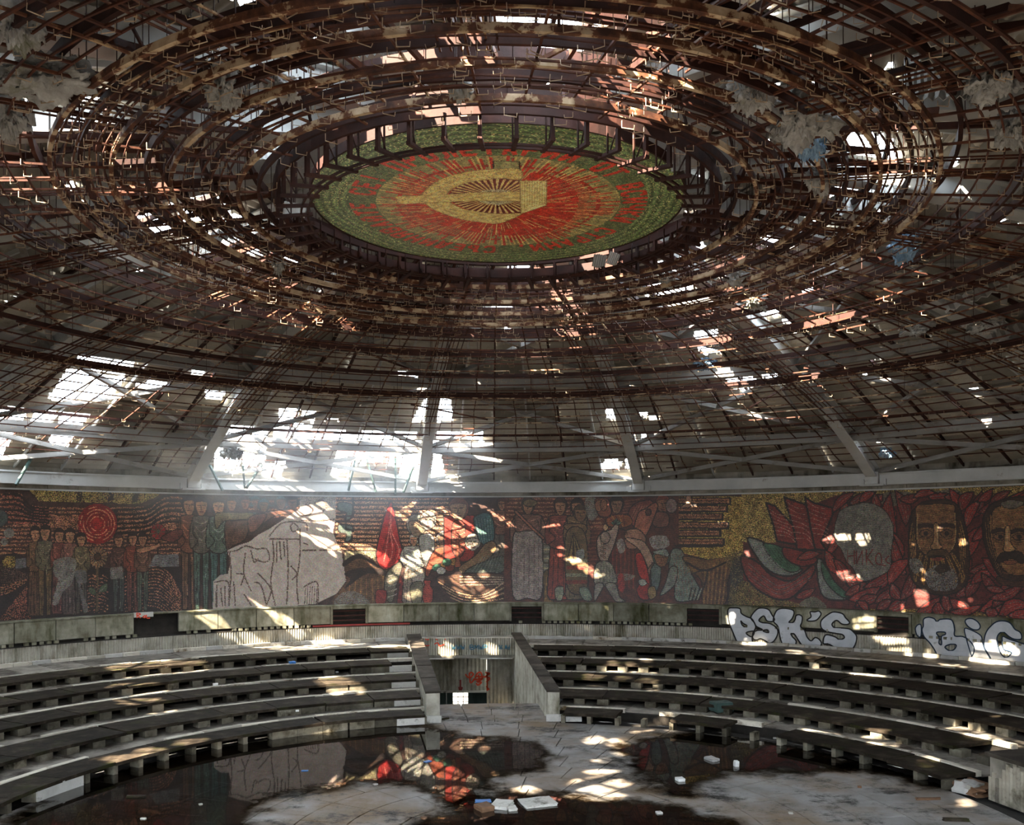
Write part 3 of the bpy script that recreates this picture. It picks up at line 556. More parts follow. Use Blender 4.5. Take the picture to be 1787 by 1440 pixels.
    # flames round the ovals
    fl = [(420,480,520,110,34,.12),(480,200,600,95,26,-.1),(590,150,660,90,24,.1),(660,140,750,85,24,-.1),(760,130,800,95,22,.1),(790,200,760,95,26,-.1),(850,310,830,150,30,.12),(900,330,870,110,36,-.14),(960,280,900,90,36,.12),(900,560,880,380,36,.1),(960,600,900,420,30,-.12),(960,640,870,600,26,.1),
          (430,500,545,640,34,.1),(480,560,550,700,28,-.1),(560,650,720,730,34,.12),(620,690,790,680,26,-.1),(700,720,860,620,34,.14),(560,780,640,720,26,.1),(600,810,770,740,34,.08),(640,860,780,810,30,-.08),(770,830,870,750,34,.1),(700,890,640,840,22,.1),(860,880,960,810,34,.1),(780,880,860,830,26,0),
          (870,700,990,560,38,-.15),(880,720,950,810,30,.15),(940,800,1000,640,36,.14),(1060,900,1190,810,32,.1),(1190,850,1220,920,40,.05),(1260,890,1230,800,34,.1),(1290,820,1400,880,30,.1),(1330,780,1430,670,34,.14),(1400,790,1480,700,32,-.1),(1300,900,1480,860,24,.08),(1380,700,1420,560,30,-.1),
          (940,120,1060,95,26,.1),(1040,110,1160,85,22,-.1),(1140,105,1260,90,24,.08),(1250,110,1350,130,24,-.08),(1290,70,1400,180,28,.08),(1360,190,1430,90,34,-.14),(1380,240,1480,90,38,.15),(1400,300,1480,150,30,-.12),(1480,130,1560,60,24,.1),(1490,200,1620,100,30,.14),(1420,500,1500,330,40,-.12),(1440,400,1510,300,26,.1),(1560,180,1680,80,26,-.08),(1650,140,1787,70,24,.1),(1740,120,1850,60,24,.1),
          (1430,620,1560,560,30,.1),(1440,700,1570,640,30,-.1),(1520,560,1640,710,42,-.12),(1510,650,1600,740,26,.1),(1500,880,1640,740,44,.2),(1530,900,1600,920,30,.0),(1600,860,1800,740,44,-.15),(1640,920,1800,860,44,-.12),(1580,800,1760,720,30,.1),(1540,740,1640,760,22,0),(1700,930,1850,920,30,0)]
    for k in range(70):                                               # the flames run on past the edge of the photograph
        a, b_ = 2010+RNG.uniform(0,1100), RNG.uniform(60,960); fl.append((a, b_, a+RNG.uniform(-90,90), b_+RNG.uniform(-150,150), RNG.uniform(24,40), RNG.uniform(-.14,.14)))
    for i,(a,b_,c_,d_,w_,bd) in enumerate(fl): x_e=(c_-a)*.18; y_e=(d_-b_)*.18; leaf(K,a-x_e,b_-y_e,c_+x_e,d_+y_e,w_*1.3,bd,((.56,.15,.11),(.50,.13,.10),(.46,.15,.12))[i % 3],9,2 if w_ < 30 else 3)
    # blank oval with a scrawled word
    K.poly([(490,260),(520,200),(620,160),(720,150),(820,200),(870,280),(885,350),(870,480),(860,600),(800,650),(700,690),(640,670),(600,600),(560,560),(520,470),(480,420),(475,330)], (.45,.42,.37), DK, 5)
    K.poly([(520,300),(640,230),(700,260),(620,330),(560,380)], (.37,.35,.30), keep=.6); K.poly([(720,170),(800,220),(780,290),(730,270)], (.54,.50,.44), keep=.6); K.poly([(700,350),(790,380),(760,470),(690,430)], (.38,.36,.32), keep=.5)
    RW = (.44,.14,.11)
    for p in ([(565,480),(565,560)],[(565,520),(612,515)],[(612,480),(610,575)],[(628,485),(628,570)],[(628,570),(668,480)],[(668,480),(668,578)],[(695,475),(698,575)],[(738,475),(700,530),(742,580)],[(775,500),(760,530),(768,570),(795,575),(800,530),(785,500),(775,500)],[(800,582),(830,584)],[(850,520),(832,540),(835,560),(858,570)]): K.line(p, 9, RW, len(p) > 3)
    # bearded face
    K.poly([(1000,260),(1030,190),(1100,140),(1250,130),(1330,170),(1370,270),(1400,400),(1410,560),(1390,700),(1320,770),(1200,790),(1080,750),(1000,650),(985,450)], (.25,.15,.08), DK, 10)
    K.poly([(1040,280),(1040,180),(1100,160),(1290,160),(1310,220),(1320,300),(1315,420),(1270,500),(1180,520),(1090,500),(1050,420)], (.52,.34,.19), DK, 7)
    for k in range(15): K.line([(1050,190+k*22),(1110,182+k*23),(1180,196+k*22),(1250,182+k*23),(1310,190+k*22)], 3.5, ((.66,.48,.28),(.36,.21,.12))[k % 2], keep=.7)
    for y in (200,225,250): K.line([(1060,y+10),(1130,y),(1180,y+12),(1240,y),(1300,y+10)], 5, (.44,.27,.15))
    for sg in (-1,1):
        x = 1180+sg*72; K.poly([(x-58,300),(x,288),(x+58,300),(x+52,330),(x,318),(x-52,330)], (.22,.14,.10)); K.ell(x,362,44,26,(.48,.31,.19),DK,6); K.ell(x,362,17,17,(.16,.12,.10)); K.line([(x-50,385),(x,400),(x+50,385)], 6, (.34,.2,.12)); K.line([(x-44,410),(x,420),(x+40,408)],4,(.44,.28,.16))
        K.line([(1180+sg*130,220),(1180+sg*132,400),(1180+sg*110,470)], 5, (.72,.56,.34))
    K.poly([(1162,300),(1195,300),(1200,420),(1225,455),(1190,475),(1150,470),(1140,450),(1160,410)], (.66,.46,.27), DK, 6); K.line([(1185,310),(1186,440)], 6, (.78,.62,.42))
    K.poly([(1100,540),(1130,485),(1190,470),(1250,480),(1290,540),(1240,520),(1190,515),(1140,520)], (.30,.20,.10), DK, 6); K.poly([(1145,530),(1235,530),(1225,552),(1155,552)], (.52,.20,.14), DK, 5)
    for k in range(22):
        x = 1010+k*18; K.line([(1060+k*12,500+abs(k-11)*-6+60),(x,640),(x+6*math.sin(k*2.1),750-abs(k-11)*6)], 8, (.62,.44,.18) if k % 3 else (.20,.12,.07), keep=.85)
    for k in range(8): K.line([(1010+k*4,270+k*20),(992+k*6,400+k*22),(1010+k*7,560+k*14)], 7, (.58,.40,.18) if k % 2 else DK, keep=.85); K.line([(1350-k*2,260+k*20),(1385-k*5,400+k*22),(1380-k*6,560+k*14)], 7, (.58,.40,.18) if k % 2 else DK, keep=.85)
    K.poly([(1000,540),(1060,540),(1090,600),(1040,640),(1000,600)], (.45,.42,.38), None, keep=.8); K.poly([(1100,640),(1180,580),(1280,590),(1330,680),(1300,750),(1180,760),(1120,720)], (.47,.44,.41), None, keep=.72); K.poly([(1170,600),(1230,570),(1280,610),(1200,640)], (.22,.15,.09), None, keep=.8)
    # face with a moustache
    K.poly([(1500,300),(1530,200),(1600,140),(1800,110),(1960,200),(1990,380),(1960,560),(1900,680),(1780,715),(1660,690),(1580,600),(1520,450)], (.25,.15,.09), DK, 12)
    K.poly([(1545,320),(1560,230),(1620,170),(1780,165),(1900,180),(1945,300),(1930,480),(1880,600),(1780,650),(1680,640),(1610,560),(1565,460)], (.54,.36,.20), DK, 7)
    for k in range(20): K.line([(1560+k*3,250+k*18),(1640,190+k*22),(1720,205+k*21),(1800,190+k*22)], 3.5, ((.68,.50,.30),(.38,.22,.13))[k % 2], keep=.7)
    for k in range(7): K.line([(1515+k*8,300-k*14),(1530+k*8,430),(1600+k*6,600+k*8)], 6, (.50,.34,.18) if k % 2 else DK, keep=.9)
    K.poly([(1630,150),(1700,130),(1790,150),(1720,190),(1650,180)], (.42,.38,.32), DK, 5)
    for x in (1625,1755): K.poly([(x-62,340),(x,322),(x+58,345),(x+50,368),(x,350),(x-55,368)], (.20,.13,.10)); K.ell(x,385,46,24,(.48,.31,.19),DK,6); K.ell(x,385,17,17,(.16,.12,.10)); K.line([(x-52,410),(x,424),(x+50,408)],6,(.36,.22,.13))
    K.poly([(1660,320),(1690,320),(1700,430),(1730,470),(1690,490),(1645,480),(1650,440)], (.70,.50,.30), DK, 6); K.line([(1672,330),(1670,450)],7,(.80,.64,.42))
    K.poly([(1600,560),(1625,500),(1690,490),(1760,490),(1800,540),(1770,570),(1700,535),(1640,560)], (.20,.13,.09), DK, 7); K.poly([(1650,550),(1740,550),(1720,575),(1665,575)], (.55,.30,.20), DK, 5)
    for y in (600,630): K.line([(1640,y),(1700,y+14),(1780,y+6)],5,(.46,.28,.16))
    K.poly([(1600,660),(1700,690),(1850,690),(1850,730),(1640,720)], (.30,.16,.08), DK, 6)
def finish_colours(K, DIM=0.90):
    pl = (np.abs(K.col-np.array(PLA)) < 1e-6).all(1); base = K.col[pl].copy()
    q = np.sin(K.px*.21+1.7*np.sin(K.py*.13))*np.sin(K.py*.19+1.3*np.sin(K.px*.11)); q2 = np.sin(K.py*1.9+2.2*np.sin(K.px*.16))
    c = (K.col*.88+K.col.mean(1,keepdims=True)*.12)*DIM*(0.84+0.30*K.rnd[:,None])*(1+0.14*q[:,None])*(1+0.10*np.sign(q2)[:,None]); c[K.rnd < .05] *= .45; c[pl] = base*DIM*(0.95+0.08*K.rnd[pl,None])*(1+0.05*q[pl,None]); c = c*(1+0.06*RNG.standard_normal(c.shape))
    gold = K.met > 0.2; c[gold & (K.rnd > .82)] *= 1.35; c[gold & (K.rnd < .22)] *= .45
    c = np.clip(c, 0.01, 1); c = np.where(c <= .04045, c/12.92, ((c+.055)/1.055)**2.4)
    return np.concatenate([c, (K.met*0.6)[:,None]], 1)
# ------------------------------------------------------------------ setting: ground outside, floor, round wall
mb = MB(); mb.revolve([(0.0,-3.2),(60,-3.2),(200,-14)], 0, 2*PI, 48); g = mb.build('ground', M['concrete']); struct(g)
A_L, A_R = -1.22, 1.30                                  # the stretch of wall the photograph shows
AP = 1.72                                               # tiers go round to this angle on both sides
def lerp(a, b, t): return a + (b-a)*t
def pit(r, side):                                       # x of the stairwell parapets (outer, inner) at radius r
    t = (r-9.2)/(19.9-9.2)
    return (lerp(-1.96,-3.55,t), lerp(-1.61,-3.08,t)) if side < 0 else (lerp(1.59,0.80,t), lerp(1.28,0.47,t))
def pit_ang(r, side, inner=False):
    o, i = pit(r, side); return math.asin((i if inner else o)/r)

fl_root = empty('floor'); struct(fl_root, 'round arena floor of pale grey tiles, wet and stained')
mb = MB(); mb.revolve([(0.0,-0.06),(9.6,-0.06)], 0, 2*PI, 72)
sub = mb.build('subfloor', M['dark'], fl_root)
mb = MB()
mb.revolve([(9.6,-0.06),(20.5,-0.06)], pit_ang(14, 1)+0.04, 2*PI+pit_ang(14,-1)-0.08, 72); mb.build('subfloor', M['dark'], fl_root)
rings = [0.0,0.9,1.8,2.7,3.6,4.5,5.4,6.3,7.2,8.1,8.98]
for i in range(1, len(rings)):
    r0, r1 = rings[i-1], rings[i]; nt = 8 if i == 1 else int(round(2*PI*(r0+r1)/2/0.95)); st = 2*PI/nt
    t = MB(); g_ = 0.011/max(r0+r1,1)*2; t.arc_block(max(r0,0.02)+0.011, r1-0.011, -st/2+g_, st/2-g_, -0.05, 0.0, 2)
    me = t.build('floor_tile', M['floor']).data; bpy.data.objects.remove(bpy.data.objects['floor_tile'])
    for k in range(nt):
        a = k*st
        x, y = (r0+r1)/2*math.sin(a), (r0+r1)/2*math.cos(a)
        if y < -3.0 and abs(x) > 3: pass
        o = inst('floor_tile', me, fl_root, (0,0,RNG.normal(0,0.0015)), -a)
# tiles of the way in
mb = None
for i in range(3):
    r0, r1 = 8.98+i*0.88, 8.98+(i+1)*0.88
    xl, xr = pit(r0,-1)[1]+0.01, pit(r0,1)[1]-0.01; nt = 4
    for k in range(nt):
        t = MB(); t.arc_block(r0+0.011, r1-0.011, math.asin(lerp(xl,xr,k/nt)/r0)+0.0011, math.asin(lerp(xl,xr,(k+1)/nt)/r0)-0.0011, -0.05, 0.0, 1)
        t.build('floor_tile', M['floor'], fl_root)

def wall_shell(name, a0, a1, seg, mat):
    mb = MB(); z0, z1 = Z_FL_B-0.35, Z_BEAM_T+0.26
    mb.revolve([(R_WALL+0.02,z0),(R_WALL+0.02,Z_FL_T+0.13),(R_WALL+0.02,z1),(R_WALL+0.45,z1),(R_WALL+0.45,z0)], a0, a1, seg, True)
    return mb.build(name, mat)
wb = wall_shell('wall_back', A_L, A_R, 120, M['concrete']); struct(wb, 'curved concrete wall carrying the figured mosaic')
M['mosaic_far'] = mottled('mosaic_mixed', [(0.30,(0.03,0.02,0.016)),(0.45,(0.16,0.05,0.03)),(0.52,(0.05,0.035,0.03)),(0.6,(0.25,0.14,0.07)),(0.75,(0.12,0.10,0.08))], 1.6, 0.6)
wf = wall_shell('wall_front', A_R, A_L+2*PI, 120, M['mosaic_far']); struct(wf, 'curved mosaic wall behind the viewer')

# the mosaic: a grid of tesserae, each one face with its own colour
def tessera_mesh(name, verts, quads, cols, parent, mat):
    me = bpy.data.meshes.new(name); nv, nf = len(verts), len(quads)
    me.vertices.add(nv); me.vertices.foreach_set('co', verts.astype(np.float32).ravel())
    me.loops.add(nf*4); me.loops.foreach_set('vertex_index', quads.astype(np.int32).ravel())
    me.polygons.add(nf); me.polygons.foreach_set('loop_start', np.arange(0, nf*4, 4, dtype=np.int32))
    me.update(calc_edges=True)
    at = me.attributes.new('Tessera', 'FLOAT_COLOR', 'FACE'); at.data.foreach_set('color', cols.astype(np.float32).ravel())
    me.materials.append(mat)
    return stuff(link(bpy.data.objects.new(name, me), parent))
NC, NR = 2140, 188
th = np.linspace(A_L, A_R, NC+1); zz = np.linspace(Z_MOS_T, Z_MOS_B, NR+1)
TH, ZZ = np.meshgrid(th, zz); RR = R_WALL - 0.012 + RNG.normal(0, 0.0016, TH.shape)
verts = np.stack([RR*np.sin(TH), RR*np.cos(TH), ZZ], -1).reshape(-1, 3)
ii, jj = np.meshgrid(np.arange(NR), np.arange(NC), indexing='ij'); q0 = (ii*(NC+1)+jj).ravel()
quads = np.stack([q0, q0+1, q0+NC+2, q0+NC+1], 1)
tc, zc = (th[:-1]+th[1:])/2, (zz[:-1]+zz[1:])/2
TC, ZC = np.meshgrid(tc, zc)
px, py, _ = project(R_WALL*np.sin(TC), R_WALL*np.cos(TC), ZC)
K = Canvas(px, py, (.24,.15,.12)); paint_scenes(K)
tessera_mesh('tesserae', verts, quads, finish_colours(K), wb, M['mosaic'])['label'] = 'mosaic of marching figures, red sun, banners and bearded faces'
del TH, ZZ, RR, verts, quads, TC, ZC, px, py
# frame strip along the mosaic top, concrete lintel pieces between it and the ring beam
mb = MB(); mb.revolve([(R_WALL+0.01,Z_MOS_T),(R_WALL-0.05,Z_MOS_T),(R_WALL-0.05,Z_MOS_T+0.05),(R_WALL+0.01,Z_MOS_T+0.05)], A_L, A_R, 120, True); o = mb.build('top_strip', M['steel'], wb)
for i in range(54):
    a0 = A_L + i*(A_R-A_L)/54; mb = MB(); mb.arc_block(R_WALL-0.03, R_WALL+0.01, a0+0.001, a0+(A_R-A_L)/54-0.001, Z_MOS_T+0.055, Z_BEAM_T-0.40, 2); mb.build('lintel_panel', M['concrete'], wb)
# mossy plinth below the mosaic, cut by vent niches
def wall_ang(px_, py_): p = on_cyl(px_, py_, R_WALL); return math.atan2(p.x, p.y)
niches = [(wall_ang(232,1090), wall_ang(310,1085)), (wall_ang(576,1070), wall_ang(641,1070)), (wall_ang(889,1068), wall_ang(949,1068)), (wall_ang(1196,1070), wall_ang(1260,1072)), (wall_ang(1528,1085), wall_ang(1593,1088))]
ZP0, ZP1 = Z_FL_T+0.14, Z_MOS_B-0.02
mb = MB(); mb.revolve([(R_WALL-0.16,Z_MOS_B-0.04),(R_WALL-0.16,Z_MOS_B),(R_WALL+0.02,Z_MOS_B+0.03),(R_WALL+0.02,Z_MOS_B-0.04)], A_L, A_R, 120, True); mb.build('ledge', M['plinth'], wb)
a = A_L; cuts = []
edges = sorted([A_L] + [e for n_ in niches for e in n_] + [A_R])
segs = [(edges[i], edges[i+1]) for i in range(0, len(edges), 2)]
for s0, s1 in segs:
    n_ = max(1, round((s1-s0)/0.062))
    for k in range(n_):
        a0, a1 = lerp(s0,s1,k/n_), lerp(s0,s1,(k+1)/n_); mb = MB(); pr = RNG.uniform(0.12,0.145)
        mb.arc_block(R_WALL-pr, R_WALL+0.01, a0+0.0006, a1-0.0006, ZP0, ZP1-0.03, 2); mb.build('plinth_panel', M['plinth'], wb)
for i, (n0, n1) in enumerate(niches):
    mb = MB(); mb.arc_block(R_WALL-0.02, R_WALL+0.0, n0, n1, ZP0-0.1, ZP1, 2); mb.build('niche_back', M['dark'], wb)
    mb = MB(); z0, z1 = ZP0+0.02, ZP1-0.12
    if i > 0:
        for b0, b1, c0, c1 in ((n0,n0+0.004,z0-0.04,ZP1-0.03),(n1-0.004,n1,z0-0.04,ZP1-0.03),(n0,n1,z1,ZP1-0.03)): mb.arc_block(R_WALL-0.17, R_WALL-0.0, b0, b1, c0, c1, 2)
        mb.build('niche_frame', M['plinth'], wb)
        mb = MB()
        for k in range(3): mb.arc_block(R_WALL-0.10, R_WALL-0.06, n0+0.004, n1-0.004, lerp(z0,z1,(k+0.4)/3), lerp(z0,z1,(k+0.4)/3)+0.05, 2)
        mb.build('vent_slat', M['rust_dark'], wb)
    else:
        mb.arc_block(R_WALL-0.18, R_WALL-0.10, n0-0.001, lerp(n0,n1,0.42), ZP1-0.10, ZP1+0.06, 2); mb.build('white_board', M['white_tile'], wb)
mb = MB(); mb.arc_block(R_WALL-0.035, R_WALL+0.01, A_L, A_R, Z_FL_T-0.02, ZP0+0.02, 120); mb.build('groove', M['dark'], wb)  # near-black back strip, the recess's shade painted in
mb = MB(); mb.arc_block(R_FLUTE-0.002, R_WALL-0.03, A_L, A_R, Z_FL_T+0.002, Z_FL_T+0.036, 120); mb.build('groove_shade', M['dark'], wb)  # thin near-black strip added as painted shade, a dark line under the cobbles
# row of cobbles in the dark groove
tb = MB(); tb.box((0,0,0), (0.066,0,0), (0,0.06,0), (0,0,0.044)); cob = tb.build('cobble', M['plinth']); cme = cob.data; bpy.data.objects.remove(cob)
npitch = 0.0112; nC = int((A_R-A_L)/npitch)
for i in range(nC):
    a = A_L+(i+0.5)*npitch
    pxx, _, _ = project(np.array(R_WALL*math.sin(a)), np.array(R_WALL*math.cos(a)), np.array(Z_FL_T))
    keep = 0.92 if (940 < pxx < 1205) else (0.75 if pxx < 235 or 330 < pxx < 545 else (0.85 if pxx > 1590 else (0.05 if 545 < pxx < 890 else 0.3)))
    if RNG.random() < keep:
        p = pol(R_WALL-0.105, a, Z_FL_T+0.082); o = inst('cobble', cme, wb, p, -a+RNG.normal(0,0.05))
mb = MB(); mb.arc_block(R_WALL-0.12, R_WALL-0.02, wall_ang(545,1088), wall_ang(715,1088), Z_FL_T+0.02, Z_FL_T+0.10, 6); mb.build('red_pipe', M['darkred'], wb)
# fluted band
nF = int((A_R-A_L)*R_FLUTE/0.088); vs = []; fs = []
for i in range(nF*4+1):
    a = A_L+(A_R-A_L)*i/(nF*4); r = R_FLUTE if i % 4 in (0,1) else R_FLUTE+0.042
    vs += [pol(r,a,Z_FL_B-0.12), pol(r,a,Z_FL_T), pol(R_WALL+0.01,a,Z_FL_T)]
for i in range(nF*4): fs += [(i*3,i*3+3,i*3+4,i*3+1),(i*3+1,i*3+4,i*3+5,i*3+2)]
o = mesh_obj('fluted_band', vs, fs, M['flute'], wb); o['label'] = 'pale fluted concrete band'
ag = [A_L] + [A_L+(A_R-A_L)*k/90 for k in range(1,90)] + [A_R]
for k in range(90):
    if pit_ang(19.9,-1) < (ag[k]+ag[k+1])/2 < pit_ang(19.9,1): continue
    mb = MB(); mb.arc_block(R_FLUTE-0.16, R_FLUTE-0.002, ag[k]+0.0004, ag[k+1]-0.0004, Z_FL_B-0.10, Z_FL_B+RNG.uniform(0.02,0.045), 1); mb.build('kerb_stone', M['white_tile'] if RNG.random() < .6 else M['nosing'], wb)

# ------------------------------------------------------------------ five seating tiers
tier_names = ['top seating tier under the fluted wall band, stone blocks and dark seat slabs', 'second seating tier from the top, dark seat slabs on spaced blocks',
              'middle seating tier with dark seat slabs on spaced stone blocks', 'second seating tier above the arena floor, dark slabs on spaced blocks', 'lowest seating tier at the edge of the wet arena floor']
for k in range(5):
    T = TREAD_Z[k]; rn, rs = NOSE_R[k], SEAT_R[k]; LIP = 0.075; zb = TREAD_Z[k+1]-LIP if k < 4 else 0.0
    rback = SEAT_R[k-1]+0.6 if k else R_FLUTE-0.15
    root = empty('seating_tier', (0,0,0)); tag(root, tier_names[k], 'seating tier', 'seating tiers round the arena')
    for side in (-1, 1):
        lo, hi = (-AP, pit_ang(rs,-1)-0.006) if side < 0 else (pit_ang(rs,1)+0.006, 1.30)
        lo2, hi2 = (-AP, pit_ang(rn,-1)-0.003) if side < 0 else (pit_ang(rn,1)+0.003, 1.30)
        seg = int((hi-lo)/0.05)
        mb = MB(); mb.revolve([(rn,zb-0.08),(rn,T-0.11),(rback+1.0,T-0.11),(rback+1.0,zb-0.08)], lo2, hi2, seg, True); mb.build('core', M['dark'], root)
        # light tread tiles and pale nosing
        pitch = 0.92/rn; n_ = int((hi2-lo2)/pitch); pitch = (hi2-lo2)/n_
        t = MB(); t.arc_block(rn+0.10, rback+0.05, -pitch/2+0.0005, pitch/2-0.0005, T-0.11, T-LIP, 1); tm = t.build('tread_tile', M['tread']); me_t = tm.data; bpy.data.objects.remove(tm)
        t = MB(); t.arc_block(rn-0.03, rn+0.095, -pitch/2+0.0003, pitch/2-0.0003, T-0.10, T+0.012, 1); tm = t.build('nosing', M['nosing']); me_n = tm.data; bpy.data.objects.remove(tm)
        for i in range(n_):
            a = lo2+(i+0.5)*pitch
            inst('tread_tile', me_t, root, (0,0,RNG.normal(0,0.006)), -a)
            if RNG.random() < 0.88: inst('nosing', me_n, root, (0,0,RNG.normal(0,0.006)), -a+RNG.normal(0,0.0006))
        # dark seat slabs over spaced blocks
        pitch = 0.66/rs; n_ = int((hi-lo)/pitch); pitch = (hi-lo)/n_
        t = MB(); t.arc_block(rs-0.02, rn-0.035, -pitch+0.0006, pitch-0.0006, T-0.082, T-0.012, 2); tm = t.build('seat_slab', M['seat']); me_s = tm.data; bpy.data.objects.remove(tm)
        hb = T-0.083-zb
        def blk(w, nm):
            t = MB(); t.arc_block(rs+0.02, rs+0.30, -w/2/rs, w/2/rs, 0, hb, 1); tm = t.build(nm, M['block']); d = tm.data; bpy.data.objects.remove(tm); return d
        me_b, me_w = blk(0.31 if k < 4 else 0.11, 'block'), blk(0.645, 'block')
        for i in range(0, n_, 2):
            a = lo+(i+1)*pitch
            if a+pitch > hi+0.001: continue
            if RNG.random() < 0.035: continue
            o = inst('seat_slab', me_s, root, (0,0,RNG.normal(0,0.008)), -a+RNG.normal(0,0.0012))
        closed_from = pit_ang(rs,-1)-2.6/rs*(0.8+0.25*k)
        for i in range(n_+1):
            a = lo+i*pitch
            closed = side < 0 and a > closed_from and i < n_
            if closed: inst('block', me_w, root, (0,0,zb), -(a+pitch/2)+RNG.normal(0,0.001))
            elif RNG.random() < 0.94:
                o = inst('block', me_b, root, (0,0,zb), -a+RNG.normal(0,0.0015))
        if side < 0:      # white facing pieces left beside the stairwell, and at the far left of the lowest tier
            w = 0.75/rs
            t = MB(); t.arc_block(rs-0.005, rs+0.02, hi-w, hi-0.002, zb+0.01, T-0.055, 2); t.build('white_facing', M['white_tile'], root)
            if k == 4:
                for c0, c1 in ((wall_ang(0,1400),0),):
                    p0, p1 = on_z(26,1398,0.0), on_z(119,1368,0.0)
                    t = MB(); t.arc_block(rs-0.02, rs+0.02, math.atan2(p0.x,p0.y), math.atan2(p1.x,p1.y), 0.0, T-0.055, 4); t.build('white_facing', M['white_tile'], root)
# ------------------------------------------------------------------ stairwell that cuts through the tiers
sw = empty('stairwell', (-0.2, 9.2, 0)); tag(sw, 'sunken central stairwell with sloping stone-capped parapets and fluted lintel', 'stairwell')
def P3(r, x, z): return Vector((x, math.sqrt(max(r*r-x*x,0)), z))
def local(o, root): o.matrix_parent_inverse = root.matrix_world.inverted() if False else Matrix.Translation(-root.location); return o
for side in (-1, 1):
    rf, rb = 9.2, 19.95; zt0, zt1 = 0.76, 1.13
    # body as a prism with fluted inner face
    n_ = 110; vs = []; fs = []
    for i in range(n_+1):
        t = i/n_; r = lerp(rf, rb, t); o_, i_ = pit(r, side); z1 = lerp(zt0, zt1, t)
        if i % 2: i_ += side*0.04
        zl = 0.0-0.05 if r < 11.6 else -3.2
        vs += [P3(r,o_,-3.2), P3(r,o_,z1), P3(r,i_,z1), P3(r,i_,-3.2)]
    for i in range(n_):
        b_ = i*4
        for k in range(4): fs.append((b_+k, b_+4+k, b_+4+(k+1)%4, b_+(k+1)%4))
    fs += [(0,1,2,3), (n_*4+3,n_*4+2,n_*4+1,n_*4)]
    local(mesh_obj('parapet_wall', vs, fs, M['flute'], sw), sw)
    nc = 11
    for c in range(nc):
        t0, t1 = c/nc+0.002, (c+1)/nc-0.002; vs = []
        dz = RNG.uniform(0.045,0.065)
        for t in (t0, t1):
            r = lerp(rf-0.03, rb, t); o_, i_ = pit(r, side); z1 = lerp(zt0, zt1, t)
            vs += [P3(r,o_+side*0.03,z1), P3(r,i_-side*0.03,z1), P3(r,i_-side*0.03,z1+dz), P3(r,o_+side*0.03,z1+dz)]
        local(mesh_obj('cap_stone', vs, [(0,1,2,3),(7,6,5,4),(0,4,5,1),(1,5,6,2),(2,6,7,3),(3,7,4,0)], M['cap'], sw), sw)
    o_, i_ = pit(rf, side); mb = MB()
    xa, xb = min(o_,i_)-0.05, max(o_,i_)+0.05
    mb.box((lerp(xa,xb,0.5), P3(rf,o_,0).y-0.05, 0.09), ((xb-xa)/2,0,0), (0,0.04,0), (0,0,0.09)); local(mb.build('end_plate', M['white_tile'], sw), sw)
    if side > 0:
        mb = MB(); mb.box((1.95, P3(rf,1.9,0).y-0.02, 0.07), (0.22,0,0), (0,0.05,0), (0,0,0.07)); local(mb.build('end_plate', M['white_tile'], sw), sw)
# fluted lintel over the passage
def flat_fluted(name, xa, xb, y, z0, z1, mat, root, pitch=0.09, yb=0.25, skew=0.0):
    n_ = max(2, int((xb-xa)/pitch*2)); vs = []; fs = []
    for i in range(n_+1):
        x = lerp(xa,xb,i/n_); d = 0.04 if i % 2 else 0; yy = y+d+skew*i/n_
        vs += [Vector((x,yy,z0)), Vector((x,yy,z1)), Vector((x,y+yb+skew*i/n_,z1)), Vector((x,y+yb+skew*i/n_,z0))]
    for i in range(n_):
        b_ = i*4
        for k in range(4): fs.append((b_+k, b_+4+k, b_+4+(k+1)%4, b_+(k+1)%4))
    fs += [(0,1,2,3), (n_*4+3,n_*4+2,n_*4+1,n_*4)]
    return local(mesh_obj(name, vs, fs, mat, root), root)
yl = 18.9
flat_fluted('lintel', -3.0, 0.56, yl, 0.46, 1.10, M['flute'], sw)
mb = MB(); mb.box((-1.22, yl+0.10, 0.40), (1.78,0,0), (0,0.16,0), (0,0,0.055)); local(mb.build('lintel_soffit', M['concrete'], sw), sw)
mb = MB(); mb.box((-2.35, yl-0.08, 0.335), (0.62,0,0), (0,0.05,0), (0,0,0.018)); mb.box((-0.12, yl-0.08, 0.335), (0.6,0,0), (0,0.05,0), (0,0,0.018)); local(mb.build('soffit_trim', M['white_tile'], sw), sw)
mb = MB(); mb.box((-1.3, 20.6, 1.0), (2.2,0,0), (0,1.6,0), (0,0,0.06)); local(mb.build('passage_ceiling', M['concrete'], sw), sw)
flat_fluted('passage_wall', -3.4, -0.55, 21.5, -1.33, 1.0, M['flute'], sw, 0.16)
flat_fluted('passage_pier', -0.52, 0.5, 20.2, -2.9, 1.0, M['flute'], sw, 0.14, 0.5)
mb = MB(); mb.box((-2.0, 21.48, -1.36), (1.45,0,0), (0,0.06,0), (0,0,0.04)); local(mb.build('soffit_trim', M['white_tile'], sw), sw)
# stairs going down, lower landing, end wall with a barred window
for i in range(14):
    r0 = 11.62+i*0.32; z = -0.2*(i+1); y0 = r0-0.15
    mb = MB(); xl, xr = pit(r0,-1)[1]+0.0, pit(r0,1)[1]-0.0
    mb.box(((xl+xr)/2, y0+0.17, z-0.12), ((xr-xl)/2+0.04,0,0), (0,0.17,0), (0,0,0.12)); local(mb.build('step', M['concrete'], sw), sw)
mb = MB(); mb.box((-1.3, 20.6, -2.95), (2.6,0,0), (0,4.8,0), (0,0,0.06)); local(mb.build('landing', M['concrete'], sw), sw)
mb = MB(); mb.box((-3.6, 23.2, -1.1), (0.06,0,0), (0,3.6,0), (0,0,2.0)); local(mb.build('side_wall', M['concrete'], sw), sw)
mb = MB(); mb.box((0.62, 23.2, -1.1), (0.06,0,0), (0,3.6,0), (0,0,2.0)); local(mb.build('side_wall', M['concrete'], sw), sw)
